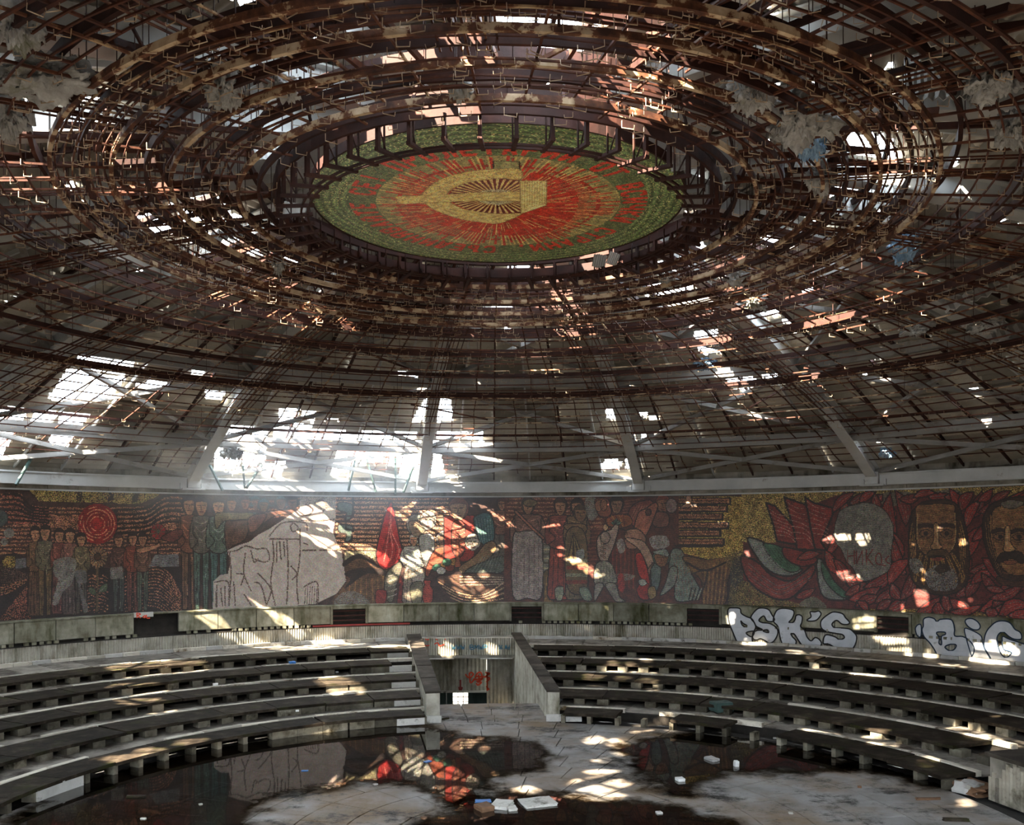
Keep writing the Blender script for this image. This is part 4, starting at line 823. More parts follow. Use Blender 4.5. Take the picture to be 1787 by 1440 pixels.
mb = MB(); mb.box((-1.5, 24.2, -1.3), (2.1,0,0), (0,2.6,0), (0,0,0.05)); local(mb.build('passage_ceiling', M['concrete'], sw), sw)
W0, W1, WZ0, WZ1 = -2.17, -1.45, -2.86, -2.0; yw = 26.2
mb = MB()
for x0, x1, z0, z1 in ((-3.6,W0,-3,-1.2),(W1,0.7,-3,-1.2),(W0,W1,WZ1,-1.2),(W0,W1,-3,WZ0)): mb.box(((x0+x1)/2,yw,(z0+z1)/2), ((x1-x0)/2,0,0), (0,0.12,0), (0,0,(z1-z0)/2))
local(mb.build('end_wall', M['steel_green'], sw), sw)
mb = MB()
for k in range(4): x = lerp(W0,W1,k/3); mb.bar((x,yw,WZ0),(x,yw,WZ1),0.035,0.035)
for k in range(5): z = lerp(WZ0,WZ1,k/4); mb.bar((W0,yw,z),(W1,yw,z),0.03,0.03)
local(mb.build('window_bars', M['rust_dark'], sw), sw)
for x in (-2.4,-1.2,-0.95):
    mb = MB(); mb.bar((x,24.5,-3),(x,24.5,-1.3),0.09,0.09); local(mb.build('door_post', M['steel_green'], sw), sw)
# end of the neighbouring stairwell, clad with upright strips (right edge of the photograph)
pe = on_z(1728, 1396, 0.0); root = empty('clad_parapet', pe); tag(root, 'stub of parapet clad in weathered upright strips at the right edge', 'parapet')
dirv = Vector((math.sin(1.34), math.cos(1.34), 0)); sid = Vector((dirv.y, -dirv.x, 0)).normalized()
def at_pe(u, w, z): return pe + sid*u + dirv*w + Vector((0,0,z))
H_E = 0.83
mb = MB(); mb.box(at_pe(0.5,1.9,H_E/2), sid*0.5, dirv*1.9, Vector((0,0,H_E/2))); local(mb.build('core', M['concrete'], root), root)
mb = MB(); mb.box(at_pe(0.5,1.85,H_E+0.035), sid*0.54, dirv*1.93, Vector((0,0,0.035))); local(mb.build('cap', M['cap'], root), root)
for i in range(12):
    u = 0.04+i*0.084; h = H_E*RNG.uniform(0.86,1.0) if i > 4 else H_E*RNG.uniform(0.45,1.0)
    mb = MB(); mb.box(at_pe(u,-0.02,h/2+0.01), sid*0.038, dirv*0.02, Vector((0,0,h/2))); local(mb.build('strip', M['wood'], root), root)
for i in range(40):
    w = 0.04+i*0.094; h = H_E*(RNG.uniform(0.35,1.0) if i < 10 else RNG.uniform(0.85,1.0))
    mb = MB(); mb.box(at_pe(-0.02,w,h/2+0.01), sid*0.02, dirv*0.042, Vector((0,0,h/2))); local(mb.build('strip', M['wood'], root), root)
# ------------------------------------------------------------------ roof: corrugated sheets, many gone
# openings seen in the photograph (outlines of missing sheeting), carried onto the roof surface
OPEN = [[(138,618),(205,624),(242,630),(215,655),(128,640)], [(122,640),(220,660),(188,700),(80,698)], [(-30,712),(54,712),(0,800),(-40,800)], [(62,716),(100,717),(84,750),(42,752)], [(108,718),(158,724),(112,790),(82,770),(100,740)],
        [(358,684),(394,682),(388,697),(358,696)], [(386,744),(424,742),(418,822),(372,820),(374,790)], [(426,744),(468,752),(462,808),(424,820)], [(486,712),(524,712),(516,736),(486,736)], [(528,714),(552,716),(548,738),(524,736)],
        [(476,746),(512,748),(506,766),(476,770)], [(516,750),(604,752),(590,770),(512,768)], [(460,808),(498,806),(490,834),(456,832)], [(596,760),(650,752),(622,815),(576,838)], [(652,752),(686,752),(668,808),(628,812)], [(690,752),(730,754),(704,815),(676,812)],
        [(744,690),(752,690),(748,736),(718,738)], [(764,690),(786,690),(791,736),(762,738)], [(700,815),(726,770),(742,770),(738,836),(694,836)], [(757,768),(766,770),(778,838),(752,838)], [(762,752),(842,752),(844,772),(800,768),(762,764)],
        [(1058,712),(1083,712),(1083,735),(1058,733)], [(1062,678),(1068,664),(1070,676)], [(1092,658),(1106,672),(1096,676)], [(1114,722),(1130,718),(1128,732)], [(1132,726),(1148,724),(1152,732),(1134,734)], [(1050,808),(1062,800),(1088,806),(1078,820),(1052,822)], [(1092,802),(1114,800),(1112,826),(1092,820)],
        [(1100,758),(1108,756),(1108,770),(1100,770)], [(1120,756),(1130,760),(1128,772),(1120,770)],
        [(1210,578),(1252,574),(1256,598),(1214,600)], [(1424,630),(1436,628),(1436,638),(1426,640)], [(1526,758),(1542,756),(1542,770),(1528,772)], [(330,760),(345,757),(343,768),(330,768)],
        [(395,-10),(520,-14),(512,22),(425,18)], [(512,48),(605,38),(622,70),(600,92),(540,70)], [(382,82),(440,80),(450,94),(392,96)], [(1418,28),(1470,14),(1532,22),(1530,40),(1430,46)], [(1474,236),(1520,232),(1560,250),(1566,290),(1520,300),(1480,262)], [(1440,332),(1490,318),(1510,350),(1470,372)], [(1652,278),(1672,270),(1670,296)],
        [(-30,-20),(58,-20),(48,30),(24,46),(-30,60)], [(-20,140),(30,138),(28,158),(-20,160)], [(420,150),(470,96),(520,118),(500,150)], [(1310,-20),(1360,-20),(1340,14)], [(1060,-10),(1086,-10),(1084,12),(1062,10)], [(1540,120),(1556,118),(1556,128)], [(1165,50),(1182,50),(1180,66),(1166,66)],
        [(240,468),(252,466),(250,476),(240,478)], [(110,320),(132,318),(130,334),(112,332)], [(306,330),(345,335),(340,350),(306,346)], [(1530,362),(1548,376),(1530,384)], [(1448,440),(1462,438),(1460,448)]]
# sunlit patches of the photograph: (px, py, half width, half height, slope of the long axis, surface); the gap in the roof that lets each one in lies up-sun of it
SPOT = [(1085,1296,20,9,0,'F'),(1070,1316,24,4,0,'F'),(1068,1327,28,5,0,'F'),(1052,1346,27,6,0,'F'),(1046,1369,46,13,0,'F'),(1036,1392,48,7,0,'F'),(1040,1291,15,6,0,'F'),(917,1379,19,6,0,'F'),(1685,1402,13,6,0,'F'),
        (470,1312,64,7,-.22,'F'),(560,1286,44,5,-.25,'F'),(240,1340,32,7,0,'F'),(288,1329,28,8,0,'F'),(362,1311,24,7,0,'F'),(1118,1265,18,5,0,'F'),(795,1358,9,6,0,'F'),
        (290,1172,80,7,-.08,1),(252,1208,42,5,-.08,2),(250,1224,36,9,0,2),(588,1197,34,12,0,2),
        (1040,1183,16,5,0,2),(1063,1173,10,3,0,2),(1090,1183,12,5,0,2),(1131,1177,15,4,0,2),(1135,1190,12,8,0,2),(1072,1161,8,7,0,1),(1103,1163,8,7,0,1),(1130,1155,8,4,0,1),
        (1430,1158,14,10,.2,1),(1388,1139,15,5,.15,0),(1518,1198,32,12,0,2),(1418,1197,10,4,0,2),(1660,1250,60,14,.22,2),(1735,1278,60,22,.25,2),(1512,1285,26,8,.1,4),(1540,1294,25,9,.1,4),(1622,1333,17,8,0,4),(1700,1334,13,6,0,4),(1148,1256,30,9,0,4),(1660,1163,26,5,.1,0),
        (1448,938,12,11,0,'W'),(1472,938,12,8,0,'W'),(1507,941,12,10,0,'W'),(1470,994,13,8,0,'W'),(1603,1043,17,15,0,'W'),(1610,1003,6,7,0,'W'),(1614,1016,6,7,0,'W'),(1581,1064,8,7,0,'W'),(1687,1053,12,7,0,'W'),(1681,950,7,7,0,'W'),(1781,884,8,6,0,'W'),(1641,922,4,6,0,'W'),
        (771,1010,6,7,0,'W'),(795,1007,10,9,0,'W'),(1069,1060,7,9,0,'W'),(845,1004,9,5,0,'W'),
        (1535,1098,44,16,.2,'L'),(1588,1134,46,13,.3,'L'),(1740,1148,44,22,.1,'L'),(1312,1124,16,9,0,'L'),(1276,1082,7,9,0,'L'),(1518,1084,16,14,0,'L'),(783,1136,14,12,0,'S'),(858,1130,9,9,0,'S'),(1330,1128,10,6,0,'L')]
def spot_point(x, y, s):
    if s == 'F': return on_z(x, y, 0.0)
    if s == 'W': return on_cyl(x, y, R_WALL)
    if s == 'L': return on_cyl(x, y, R_FLUTE)
    if s == 'S': return at_depth(x, y, 33.9)
    return on_z(x, y, TREAD_Z[s]-0.06)
def up_sun(p):                                          # follow the light back to the roof
    t, st = 0.0, 0.1
    for i in range(900):
        q = p - SUN_DIR*t
        if q.z >= z_roof(math.hypot(q.x, q.y)): return q
        t += st
    return q
gaps = []
for P in OPEN:
    q = [on_surf(x, y, z_roof) for x, y in P]
    if all(v is not None for v in q): gaps.append(np.array([(v.x, v.y) for v in q]))
for x, y, w, h, sl, s in SPOT:
    q = []
    for k in range(12):
        a = 2*PI*k/12; c, s_ = math.cos(a), math.sin(a)
        dx = w*1.08*math.copysign(abs(c)**.8, c); dy = h*1.08*math.copysign(abs(s_)**.8, s_)+sl*dx
        q.append(up_sun(spot_point(x+dx, y+dy, s)))
    q = np.array([(v.x, v.y) for v in q])
    if np.hypot(q[:,0], q[:,1]).max() < 21.5: gaps.append(q)
gbox = [(g_[:,0].min(), g_[:,0].max(), g_[:,1].min(), g_[:,1].max()) for g_ in gaps]
def in_gap(x, y, cand):
    hit = np.zeros(x.shape, bool)
    for gi in cand:
        P = gaps[gi]; ins = np.zeros(x.shape, bool); j = len(P)-1
        for i in range(len(P)):
            xi, yi, xj, yj = P[i,0], P[i,1], P[j,0], P[j,1]
            if yi != yj: ins ^= ((yi > y) != (yj > y)) & (x < (xj-xi)*(y-yi)/(yj-yi)+xi)
            j = i
        hit |= ins
    return hit
roof = empty('ceiling', (0,0,0)); struct(roof, 'ruined corrugated roof of the round hall')
RB = [20.75,18.5,16.2,13.9,11.6,9.4,7.3,5.3,3.2,0.8]; NPB = 6
panels = []
for i in range(len(RB)-1):
    r1, r0 = RB[i], RB[i+1]; npan = NRIB*NPB if i < 4 else (NRIB*3 if i < 7 else NRIB)
    for k in range(npan):
        a0 = RIB0+2*PI*k/npan; a1 = a0+2*PI/npan; am, rm = (a0+a1)/2, (r0+r1)/2
        cx, cy = rm*math.sin(am), rm*math.cos(am)
        tl = z_roof(rm)/-SUN_DIR.z; u_ = RNG.random()
        if cy < -6 and cy + SUN_DIR.y*tl + 1.3 < 0.2 and u_ < 0.5: continue           # unseen sheets behind the viewer left out at random to let in fill light
        ex = max(r1-r0, (a1-a0)*r1)/2+0.3
        cand = [gi for gi, b_ in enumerate(gbox) if b_[0] < cx+ex and b_[1] > cx-ex and b_[2] < cy+ex and b_[3] > cy-ex]
        nr, na = 16, (1 if i > 3 else 1)
        if i > 3: na = 2 if npan > 20 else 4
        if cand:
            nr, na = (36, 26) if i < 4 else (36, 40)
        ov = 0.035/rm; rr = np.linspace(r0-0.13, r1, nr+1); aa = np.linspace(a0-ov, a1+ov, na+1)
        A2, R2 = np.meshgrid(aa, rr); wob = RNG.normal(0, 0.012); dz = RNG.uniform(0, 0.03)
        per = max(1, nr//16)
        cor = (((np.arange(nr+1)//per) % 2)*0.09 - 0.045)[:,None]
        Z2 = EYE+6.9-0.0113*R2*R2 + cor + dz + wob*(A2-am)*R2
        V = np.stack([R2*np.sin(A2), R2*np.cos(A2), Z2], -1)
        keep = np.ones((nr, na), bool)
        if cand:
            rc, ac = (rr[:-1]+rr[1:])/2, (aa[:-1]+aa[1:])/2; AC, RC = np.meshgrid(ac, rc)
            keep = ~in_gap(RC*np.sin(AC), RC*np.cos(AC), cand)
        if not keep.any(): continue
        ii, jj = np.where(keep); q0 = ii*(na+1)+jj
        Q = np.stack([q0, q0+1, q0+na+2, q0+na+1], 1)
        x, y, d = project(np.array(cx), np.array(cy), np.array(z_roof(rm)))
        vis = (d > 1) and -150 < x < 1950 and -150 < y < 900
        area = (r1-r0)*(a1-a0)*rm/max(d,1)**2 if vis else 0
        panels.append((float(area), V.reshape(-1,3), Q, len(panels)))
order = sorted(panels, key=lambda p: -p[0])
def raw_mesh(name, V, Q, mat):
    used, inv = np.unique(Q.ravel(), return_inverse=True); V = V[used]; Q = inv.reshape(-1, 4)
    me = bpy.data.meshes.new(name); me.vertices.add(len(V)); me.vertices.foreach_set('co', V.astype(np.float32).ravel())
    me.loops.add(len(Q)*4); me.loops.foreach_set('vertex_index', Q.astype(np.int32).ravel())
    me.polygons.add(len(Q)); me.polygons.foreach_set('loop_start', np.arange(0, len(Q)*4, 4, dtype=np.int32))
    me.update(calc_edges=True); me.materials.append(mat); return me
for ar, V, Q, _ in order[:300]:
    link(bpy.data.objects.new('roof_sheet', raw_mesh('roof_sheet', V, Q, M['sheet'])), roof)
rest = order[300:]
if rest:
    off = 0; VV = []; QQ = []
    for ar, V, Q, _ in rest: VV.append(V); QQ.append(Q+off); off += len(V)
    stuff(link(bpy.data.objects.new('roof_sheets', raw_mesh('roof_sheets', np.concatenate(VV), np.concatenate(QQ), M['sheet'])), roof))
del panels, order, rest

# ------------------------------------------------------------------ steel frame under the sheeting
fr_ = empty('roof_frame', (0,0,Z_BEAM_T)); tag(fr_, 'grey steel roof frame with ring beam, radial ribs and crossed braces', 'roof frame')
def lf(o): return local(o, fr_)
def rib_pt(r, a, dz=-0.22): return pol(r, a, z_roof(r)+dz)
rib_a = [RIB0+2*PI*k/NRIB for k in range(NRIB)]
rows = [20.3,18.2,15.8,13.3,10.8,8.6,6.4,4.4,2.4]
for a in rib_a:
    mb = MB()
    for r1, r0 in zip(rows[:-1], rows[1:]):
        p, q = rib_pt(r1,a,-0.28), rib_pt(r0,a,-0.28)
        mb.bar(p, q, 0.10, 0.42); mb.bar(p+Vector((0,0,-0.22)), q+Vector((0,0,-0.22)), 0.36, 0.035); mb.bar(p+Vector((0,0,0.2)), q+Vector((0,0,0.2)), 0.36, 0.03)
    lf(mb.build('rib', M['steel'], fr_))
    mb = MB(); c = pol(20.12, a, Z_BEAM_T-0.02); rd, tg = pol(1,a,0), Vector((math.cos(a),-math.sin(a),0))
    mb.box(c+Vector((0,0,-0.14)), rd*0.28, tg*0.22, Vector((0,0,0.20))); mb.box(c+Vector((0,0,-0.38)), rd*0.26, tg*0.40, Vector((0,0,0.03)))
    mb.box(c+tg*0.36+Vector((0,0,-0.28)), rd*0.2, tg*0.10, Vector((0,0,0.1))); mb.box(c-tg*0.36+Vector((0,0,-0.28)), rd*0.2, tg*0.10, Vector((0,0,0.1)))
    lf(mb.build('bearing', M['steel'], fr_))
for k in range(NRIB):
    a0, a1 = rib_a[k], rib_a[(k+1) % NRIB] + (2*PI if k == NRIB-1 else 0)
    rm = 20.2
    mid = (a0+a1)/2
    for b0, b1 in ((a0,mid),(mid,a1)):
        mb = MB(); mb.bar(pol(rm,b0,Z_BEAM_T-0.20), pol(rm,b1,Z_BEAM_T-0.20), 0.30, 0.40); mb.bar(pol(rm-0.17,b0,Z_BEAM_T-0.02), pol(rm-0.17,b1,Z_BEAM_T-0.02), 0.1, 0.05); lf(mb.build('ring_beam', M['steel'], fr_))
    for r_, w, h in ((17.7,0.14,0.34),(13.2,0.14,0.28),(8.8,0.12,0.24)):
        mb = MB(); mb.bar(rib_pt(r_,a0,-0.22), rib_pt(r_,a1,-0.22), w, h); lf(mb.build('purlin', M['steel_dull'], fr_))
    for ra, rb_ in ((20.1,17.8),(17.6,13.3),(13.1,8.9)):
        for s0, s1 in ((a0,a1),(a1,a0)):
            mb = MB(); mb.bar(rib_pt(ra,s0,-0.30), rib_pt(rb_,s1,-0.30), 0.13, 0.05); mb.bar(rib_pt(ra,s0,-0.24), rib_pt(rb_,s1,-0.24), 0.025, 0.12); lf(mb.build('brace', M['steel_dull'], fr_))
for k in range(NRIB*6):
    if k % 6 == 0: continue
    a = RIB0+2*PI*k/(NRIB*6); mb = MB(); rl = [20.3,17.7,13.2,8.8] + ([5.4] if k % 3 == 0 else [])
    for r1, r0 in zip(rl[:-1], rl[1:]): mb.bar(rib_pt(r1,a,-0.06), rib_pt(r0,a,-0.06), 0.05, 0.09)
    lf(mb.build('rafter', M['rust_dark'] if RNG.random() < .5 else M['steel'], fr_))
for x0, y0, x1, y1 in ((28,846,60,790),(366,812,388,856),(424,812,427,852),(456,812,430,852),(690,796,690,862),(640,800,656,858),(620,800,608,856),(722,812,704,860)):
    p, q = on_cyl(x0,y0,19.2), on_cyl(x1,y1,19.8); mb = MB(); mb.bar(p, q, 0.07, 0.07); lf(mb.build('strut', M['steel_green'], fr_))

# ------------------------------------------------------------------ rusted lattice that once carried the false ceiling
lat = empty('ceiling_lattice', (0,0,EYE+5)); tag(lat, 'rusted lattice of concentric and radial rods hanging under the roof', 'ceiling lattice')
def ll(o): return local(o, lat)
def ring_pts(r, a0, a1, n, dz=0.0, amp=0.012, seed=0):
    ph = seed*1.7; out = []
    for i in range(n+1):
        a = a0+(a1-a0)*i/n; rr = r+amp*(math.sin(a*7+ph)+math.sin(a*17+2*ph)); out.append(pol(rr, a, z_lattice(r)+dz+amp*math.sin(a*11+ph*3)))
    return out
def ring_rod(name, r, rad, mat, dz=0.0, gaps_=1, amp=0.012):
    mb = MB(); n = max(60, int(r*16)); cuts = sorted(RNG.uniform(0, 2*PI, gaps_)); off = cuts[0]
    for i in range(len(cuts)):
        a0 = cuts[i]+RNG.uniform(0.0, 0.05); a1 = cuts[(i+1) % len(cuts)] + (2*PI if i == len(cuts)-1 else 0)
        if a1-a0 > 0.1: mb.tube(ring_pts(r, a0, a1, max(4, int(n*(a1-a0)/2/PI)), dz, amp, r*3), rad, 4)
    return ll(mb.build(name, mat, lat))
def ring_plate(r, w, h, mat, dz=0.0):
    mb = MB(); z = z_lattice(r)+dz; mb.revolve([(r-w/2,z-h/2),(r+w/2,z-h/2),(r+w/2,z+h/2),(r-w/2,z+h/2)], 0, 2*PI, max(72, int(r*12)), True); return ll(mb.build('ring_plate', mat, lat))
ring_set = []
for r in (4.156, 5.11, 5.90, 6.66): ring_plate(r, 0.055, 0.085, M['rust_cream'], 0.0); ring_set.append(r)
for r, h in ((3.62,0.16),(3.85,0.12),(4.55,0.12),(5.45,0.14),(6.3,0.14),(7.75,0.16),(9.15,0.16),(10.9,0.10),(12.65,0.20),(16.3,0.08)): ring_plate(r, 0.045, h, M['rust_dark'], 0.10); ring_set.append(r)
for r in np.concatenate([np.linspace(4.3,4.95,6), np.linspace(5.2,5.75,4), np.linspace(6.0,6.58,7), np.linspace(7.0,7.6,4), np.linspace(8.9,9.4,3), np.linspace(12.4,12.9,3)]):
    ring_rod('ring_rod', float(r), 0.016, M['rust'] if RNG.random() < .75 else M['rust_pale'], RNG.uniform(-0.02,0.09), 3); ring_set.append(float(r))
r = 7.95
while r < 19.9:
    ring_rod('ring_rod', r, 0.021, M['rust_cream'] if RNG.random() < .25 else M['rust'], RNG.uniform(-0.01,0.03), 4); ring_set.append(r); r += 0.575
for i in range(135):
    a = RIB0+2*PI*i/135+RNG.normal(0,0.001); r_in = 12.7 if i % 3 == 1 else (7.0 if i % 3 == 2 else 4.2)
    if i % 9 == 0: r_in = 3.7
    pts = [pol(rr, a+0.002*math.sin(rr*2+i), z_lattice(rr)+0.045) for rr in np.linspace(19.95, r_in, 14)]
    mb = MB(); mb.tube(pts, 0.020, 4); ll(mb.build('radial_rod', M['rust'] if RNG.random() < .8 else M['rust_pale'], lat))
for k, a in enumerate(rib_a):                           # bundles of rods under the ribs
    for j, off in enumerate((-0.34,-0.24,0.24,0.34) if k % 2 else (-0.32,-0.2,-0.08,0.08,0.2,0.32)):
        mb = MB(); r_o = 19.9 if abs(off) > 0.21 else 15.0
        mb.tube([pol(rr, a+off/rr, z_lattice(rr)+0.09) for rr in np.linspace(r_o, 5.2, 12)], 0.015, 4); ll(mb.build('radial_rod', M['rust_pale'] if (j+k) % 3 == 0 else M['rust'], lat))
for k in range(60):                                     # stray diagonals and short bars
    a = RNG.uniform(0,2*PI); r0 = RNG.uniform(4.0,14); a2 = a+RNG.uniform(-0.25,0.25); r1 = r0+RNG.uniform(0.6,2.2)
    mb = MB(); mb.bar(pol(r0,a,z_lattice(r0)+RNG.uniform(0.1,0.5)), pol(r1,a2,z_lattice(r1)+RNG.uniform(0.1,0.6)), 0.035, 0.05); ll(mb.build('loose_bar', M['rust'] if k % 3 else M['rust_pale'], lat))
for r, dz, h in ((4.0,0.62,0.14),(4.7,0.55,0.10),(5.3,0.50,0.16),(6.0,0.48,0.10),(6.9,0.42,0.16),(8.3,0.40,0.12),(10.0,0.34,0.10)):      # upper storey of rings
    ring_plate(r, 0.06, h, M['rust_dark'], dz)
for k in range(90):
    a = 2*PI*k/90+RNG.normal(0,0.01); r0 = (3.9,4.6,5.2)[k % 3]; r1 = r0+RNG.uniform(1.2,3.4); mb = MB()
    mb.bar(pol(r0,a,z_lattice(r0)+0.55), pol(r1,a+RNG.normal(0,0.03),z_lattice(r1)+0.42), 0.05, 0.08); ll(mb.build('upper_bar', M['rust_dark'] if k % 3 else M['rust'], lat))
for k in range(110):
    a = 2*PI*k/110+RNG.normal(0,0.015); r0 = RNG.choice([4.156,5.11,5.9,6.66,7.75]); mb = MB()
    mb.bar(pol(r0,a,z_lattice(r0)), pol(r0+RNG.normal(0,0.15),a+RNG.normal(0,0.02),z_lattice(r0)+RNG.uniform(0.3,0.6)), 0.03, 0.03, pol(1,a,0)); ll(mb.build('upright', M['rust_dark'], lat))
# thin hangers up to the roof
mb = MB()
for i in range(900):
    a = RIB0+2*PI*RNG.integers(0,135)/135; r = RNG.choice(ring_set); mb.tube([pol(r,a,z_lattice(r)), pol(r,a,z_roof(r)-0.05)], 0.007, 3)
stuff(ll(mb.build('hangers', M['rust_dark'], lat)))
# wire hooks along the rods
hk = []
for r in ring_set:
    sp = 0.42 if r > 7.8 else 0.50; n_ = int(2*PI*r/sp)
    for i in range(n_):
        if RNG.random() < 0.25: continue
        a = 2*PI*(i+RNG.uniform(-.3,.3))/n_; hk.append((r, a, RNG.uniform(-0.5,0.5)+(PI if RNG.random() < .3 else 0), RNG.uniform(0.8,1.25)))
hk = np.array(hk); hx, hy, hd = project(hk[:,0]*np.sin(hk[:,1]), hk[:,0]*np.cos(hk[:,1]), EYE+5.4-0.0077*hk[:,0]**2)
rank = np.where((hd > 0.5) & (hx > 0) & (hx < 1787) & (hy > 0) & (hy < 900), hd, 1e6); near = np.argsort(rank)
t = MB(); t.tube([(0,0,0.01),(0,0,-0.07),(0.13,0,-0.085),(0.135,0,-0.04)], 0.006, 3); ho = t.build('hook', M['hook']); hme = ho.data; bpy.data.objects.remove(ho)
hv = np.array([v.co[:] for v in hme.vertices]); hf = [tuple(p.vertices) for p in hme.polygons]
for q in near[:300]:
    r, a, rz, sc = hk[q]; o = bpy.data.objects.new('hook', hme); o.location = pol(r,a,z_lattice(r)); o.rotation_euler = (RNG.normal(0,.15), RNG.normal(0,.15), rz); o.scale = (sc,)*3; link(o, lat); local(o, lat)
VV = []; FF = []
for q in near[300:]:
    r, a, rz, sc = hk[q]
    if rank[q] >= 1e6 and RNG.random() < 0.5: continue
    c, s_ = math.cos(rz)*sc, math.sin(rz)*sc; b0 = len(VV)*len(hv)
    p = pol(r,a,z_lattice(r)); w = np.stack([hv[:,0]*c-hv[:,1]*s_+p.x, hv[:,0]*s_+hv[:,1]*c+p.y, hv[:,2]*sc+p.z], 1); VV.append(w); FF.extend([tuple(b0+i for i in f) for f in hf])
stuff(ll(mesh_obj('hooks', np.concatenate(VV), FF, M['hook'], lat)))

# ------------------------------------------------------------------ emblem disc
ZD = EYE+5.47
em = empty('emblem_disc', (0,0,ZD)); tag(em, 'round mosaic ceiling emblem with gold hammer and sickle on red rays, green rim', 'emblem')
def le(o): return local(o, em)
nr, na = 170, 720
rr = np.linspace(0.02, R_DISC, nr+1); aa = np.linspace(0, 2*PI, na+1)
A2, R2 = np.meshgrid(aa, rr)
V = np.stack([R2*np.sin(A2), R2*np.cos(A2), np.full_like(A2, ZD)+RNG.normal(0,0.0012,A2.shape)], -1).reshape(-1,3)
ii, jj = np.meshgrid(np.arange(nr), np.arange(na), indexing='ij'); q0 = (ii*(na+1)+jj).ravel(); Q = np.stack([q0, q0+1, q0+na+2, q0+na+1], 1)
rc, ac = (rr[:-1]+rr[1:])/2, (aa[:-1]+aa[1:])/2; AC, RC = np.meshgrid(ac, rc)
K = Canvas(RC*np.sin(AC)*100, RC*np.cos(AC)*100, (.30,.36,.22)); R1 = RC.ravel(); B1 = (AC.ravel()) % (2*PI)
rn = K.rnd
grn = np.array([.29,.36,.22]); olv = np.array([.47,.44,.27]); rd_ = np.array([.62,.15,.09]); gd_ = np.array([.66,.56,.32])
# green rim in streaks of courses
st = np.sin(R1*46+3*np.sin(B1*5))*0.5+0.5; K.col[:] = grn*(0.75+0.5*st[:,None]); K.col[(rn > .86)] = (.52,.52,.34)
# sunburst of red and gold rays
nray = 150; ray_id = np.floor(B1/(2*PI)*nray).astype(int); rh = RNG.random((nray, 8)); fr1 = (B1/(2*PI)*nray) % 1
burst = R1 < 2.02
red_in = burst & (R1 < 1.42+0.10*np.sin(B1*3)); K.col[burst] = olv*0.95; K.col[red_in] = rd_
z1 = burst & ~red_in
K.col[z1 & (R1 < 1.45+0.58*rh[ray_id,0]) & (fr1 < .6)] = rd_
K.col[z1 & (R1 > 1.62) & (R1 < 1.7)] = rd_*0.9
K.col[red_in & (rh[ray_id,1] > .35) & (R1 > 0.55+0.75*rh[ray_id,2]) & (R1 < 0.75+0.75*rh[ray_id,3]+.1) & (fr1 < .38)] = gd_
K.col[red_in & (rh[ray_id,4] > .6) & (R1 > 0.9+0.4*rh[ray_id,5]) & (fr1 > .6) & (fr1 < .85)] = olv
K.col[z1 & (rh[ray_id,6] > .55) & (fr1 > .62)] = gd_*0.95
def dpt(x, y): p = on_z(594+x*0.3358, y*0.3358, ZD); return (p.x*100, p.y*100)
def dp(L): return [dpt(x, y) for x, y in L]
# heart of the sickle
K.poly(dp([(560,1020),(650,950),(800,930),(935,932),(938,1110),(800,1112),(650,1085)]), (.36,.12,.09))
cx, cy = dpt(810,1025); dx_, dy_ = K.px-cx, K.py-cy; d_ = np.hypot(dx_, dy_); an = np.arctan2(dy_, dx_); core = (d_ < 95); sel = K._inside(spline(np.array(dp([(560,1020),(650,950),(800,930),(935,932),(938,1110),(800,1112),(650,1085)])), True, 5))
fr2 = (an/(2*PI)*44) % 1; m2 = np.zeros(len(R1), bool); m2[sel] = True
K.col[m2 & (fr2 < .45) & (d_ > 22) & (d_ < 75)] = (.74,.58,.34); K.col[m2 & (d_ < 34) & (rn > .45)] = (.72,.66,.46); K.col[m2 & (d_ < 34) & (rn < .3)] = (.16,.09,.07)
G1 = (.74,.62,.36)
K.poly(dp([(795,838),(930,838),(932,884),(795,886)]), (.46,.45,.28), DK, 2, False)
K.poly(dp([(935,880),(935,932),(840,928),(740,936),(650,952),(585,980),(552,1010),(548,1030),(570,1052),(640,1086),(740,1104),(840,1112),(940,1112),(830,1160),(740,1156),(640,1142),(540,1112),(470,1080),(425,1040),(428,1005),(470,965),(540,925),(640,897),(740,883),(840,878)]), G1, (.50,.40,.22), 2.0)
K.poly(dp([(285,1022),(400,1016),(560,1012),(700,1000),(938,996),(938,1046),(700,1044),(560,1050),(420,1056),(300,1062)]), G1, (.50,.40,.22), 2.0, False)
K.poly(dp([(933,940),(1072,940),(1070,1068),(938,1112)]), (.77,.66,.40), (.50,.40,.22), 2.0, False)
for i in range(10): K.line(dp([(945+i*13,945),(944+i*13,1085-i*3)]), 1.2, (.62,.51,.25), False)
gsel = (K.col == np.array(G1)).all(1); K.col[gsel & (rn > .9)] = (.42,.36,.22); K.col[gsel & (st > .8) & (rn > .4)] = (.64,.53,.25)
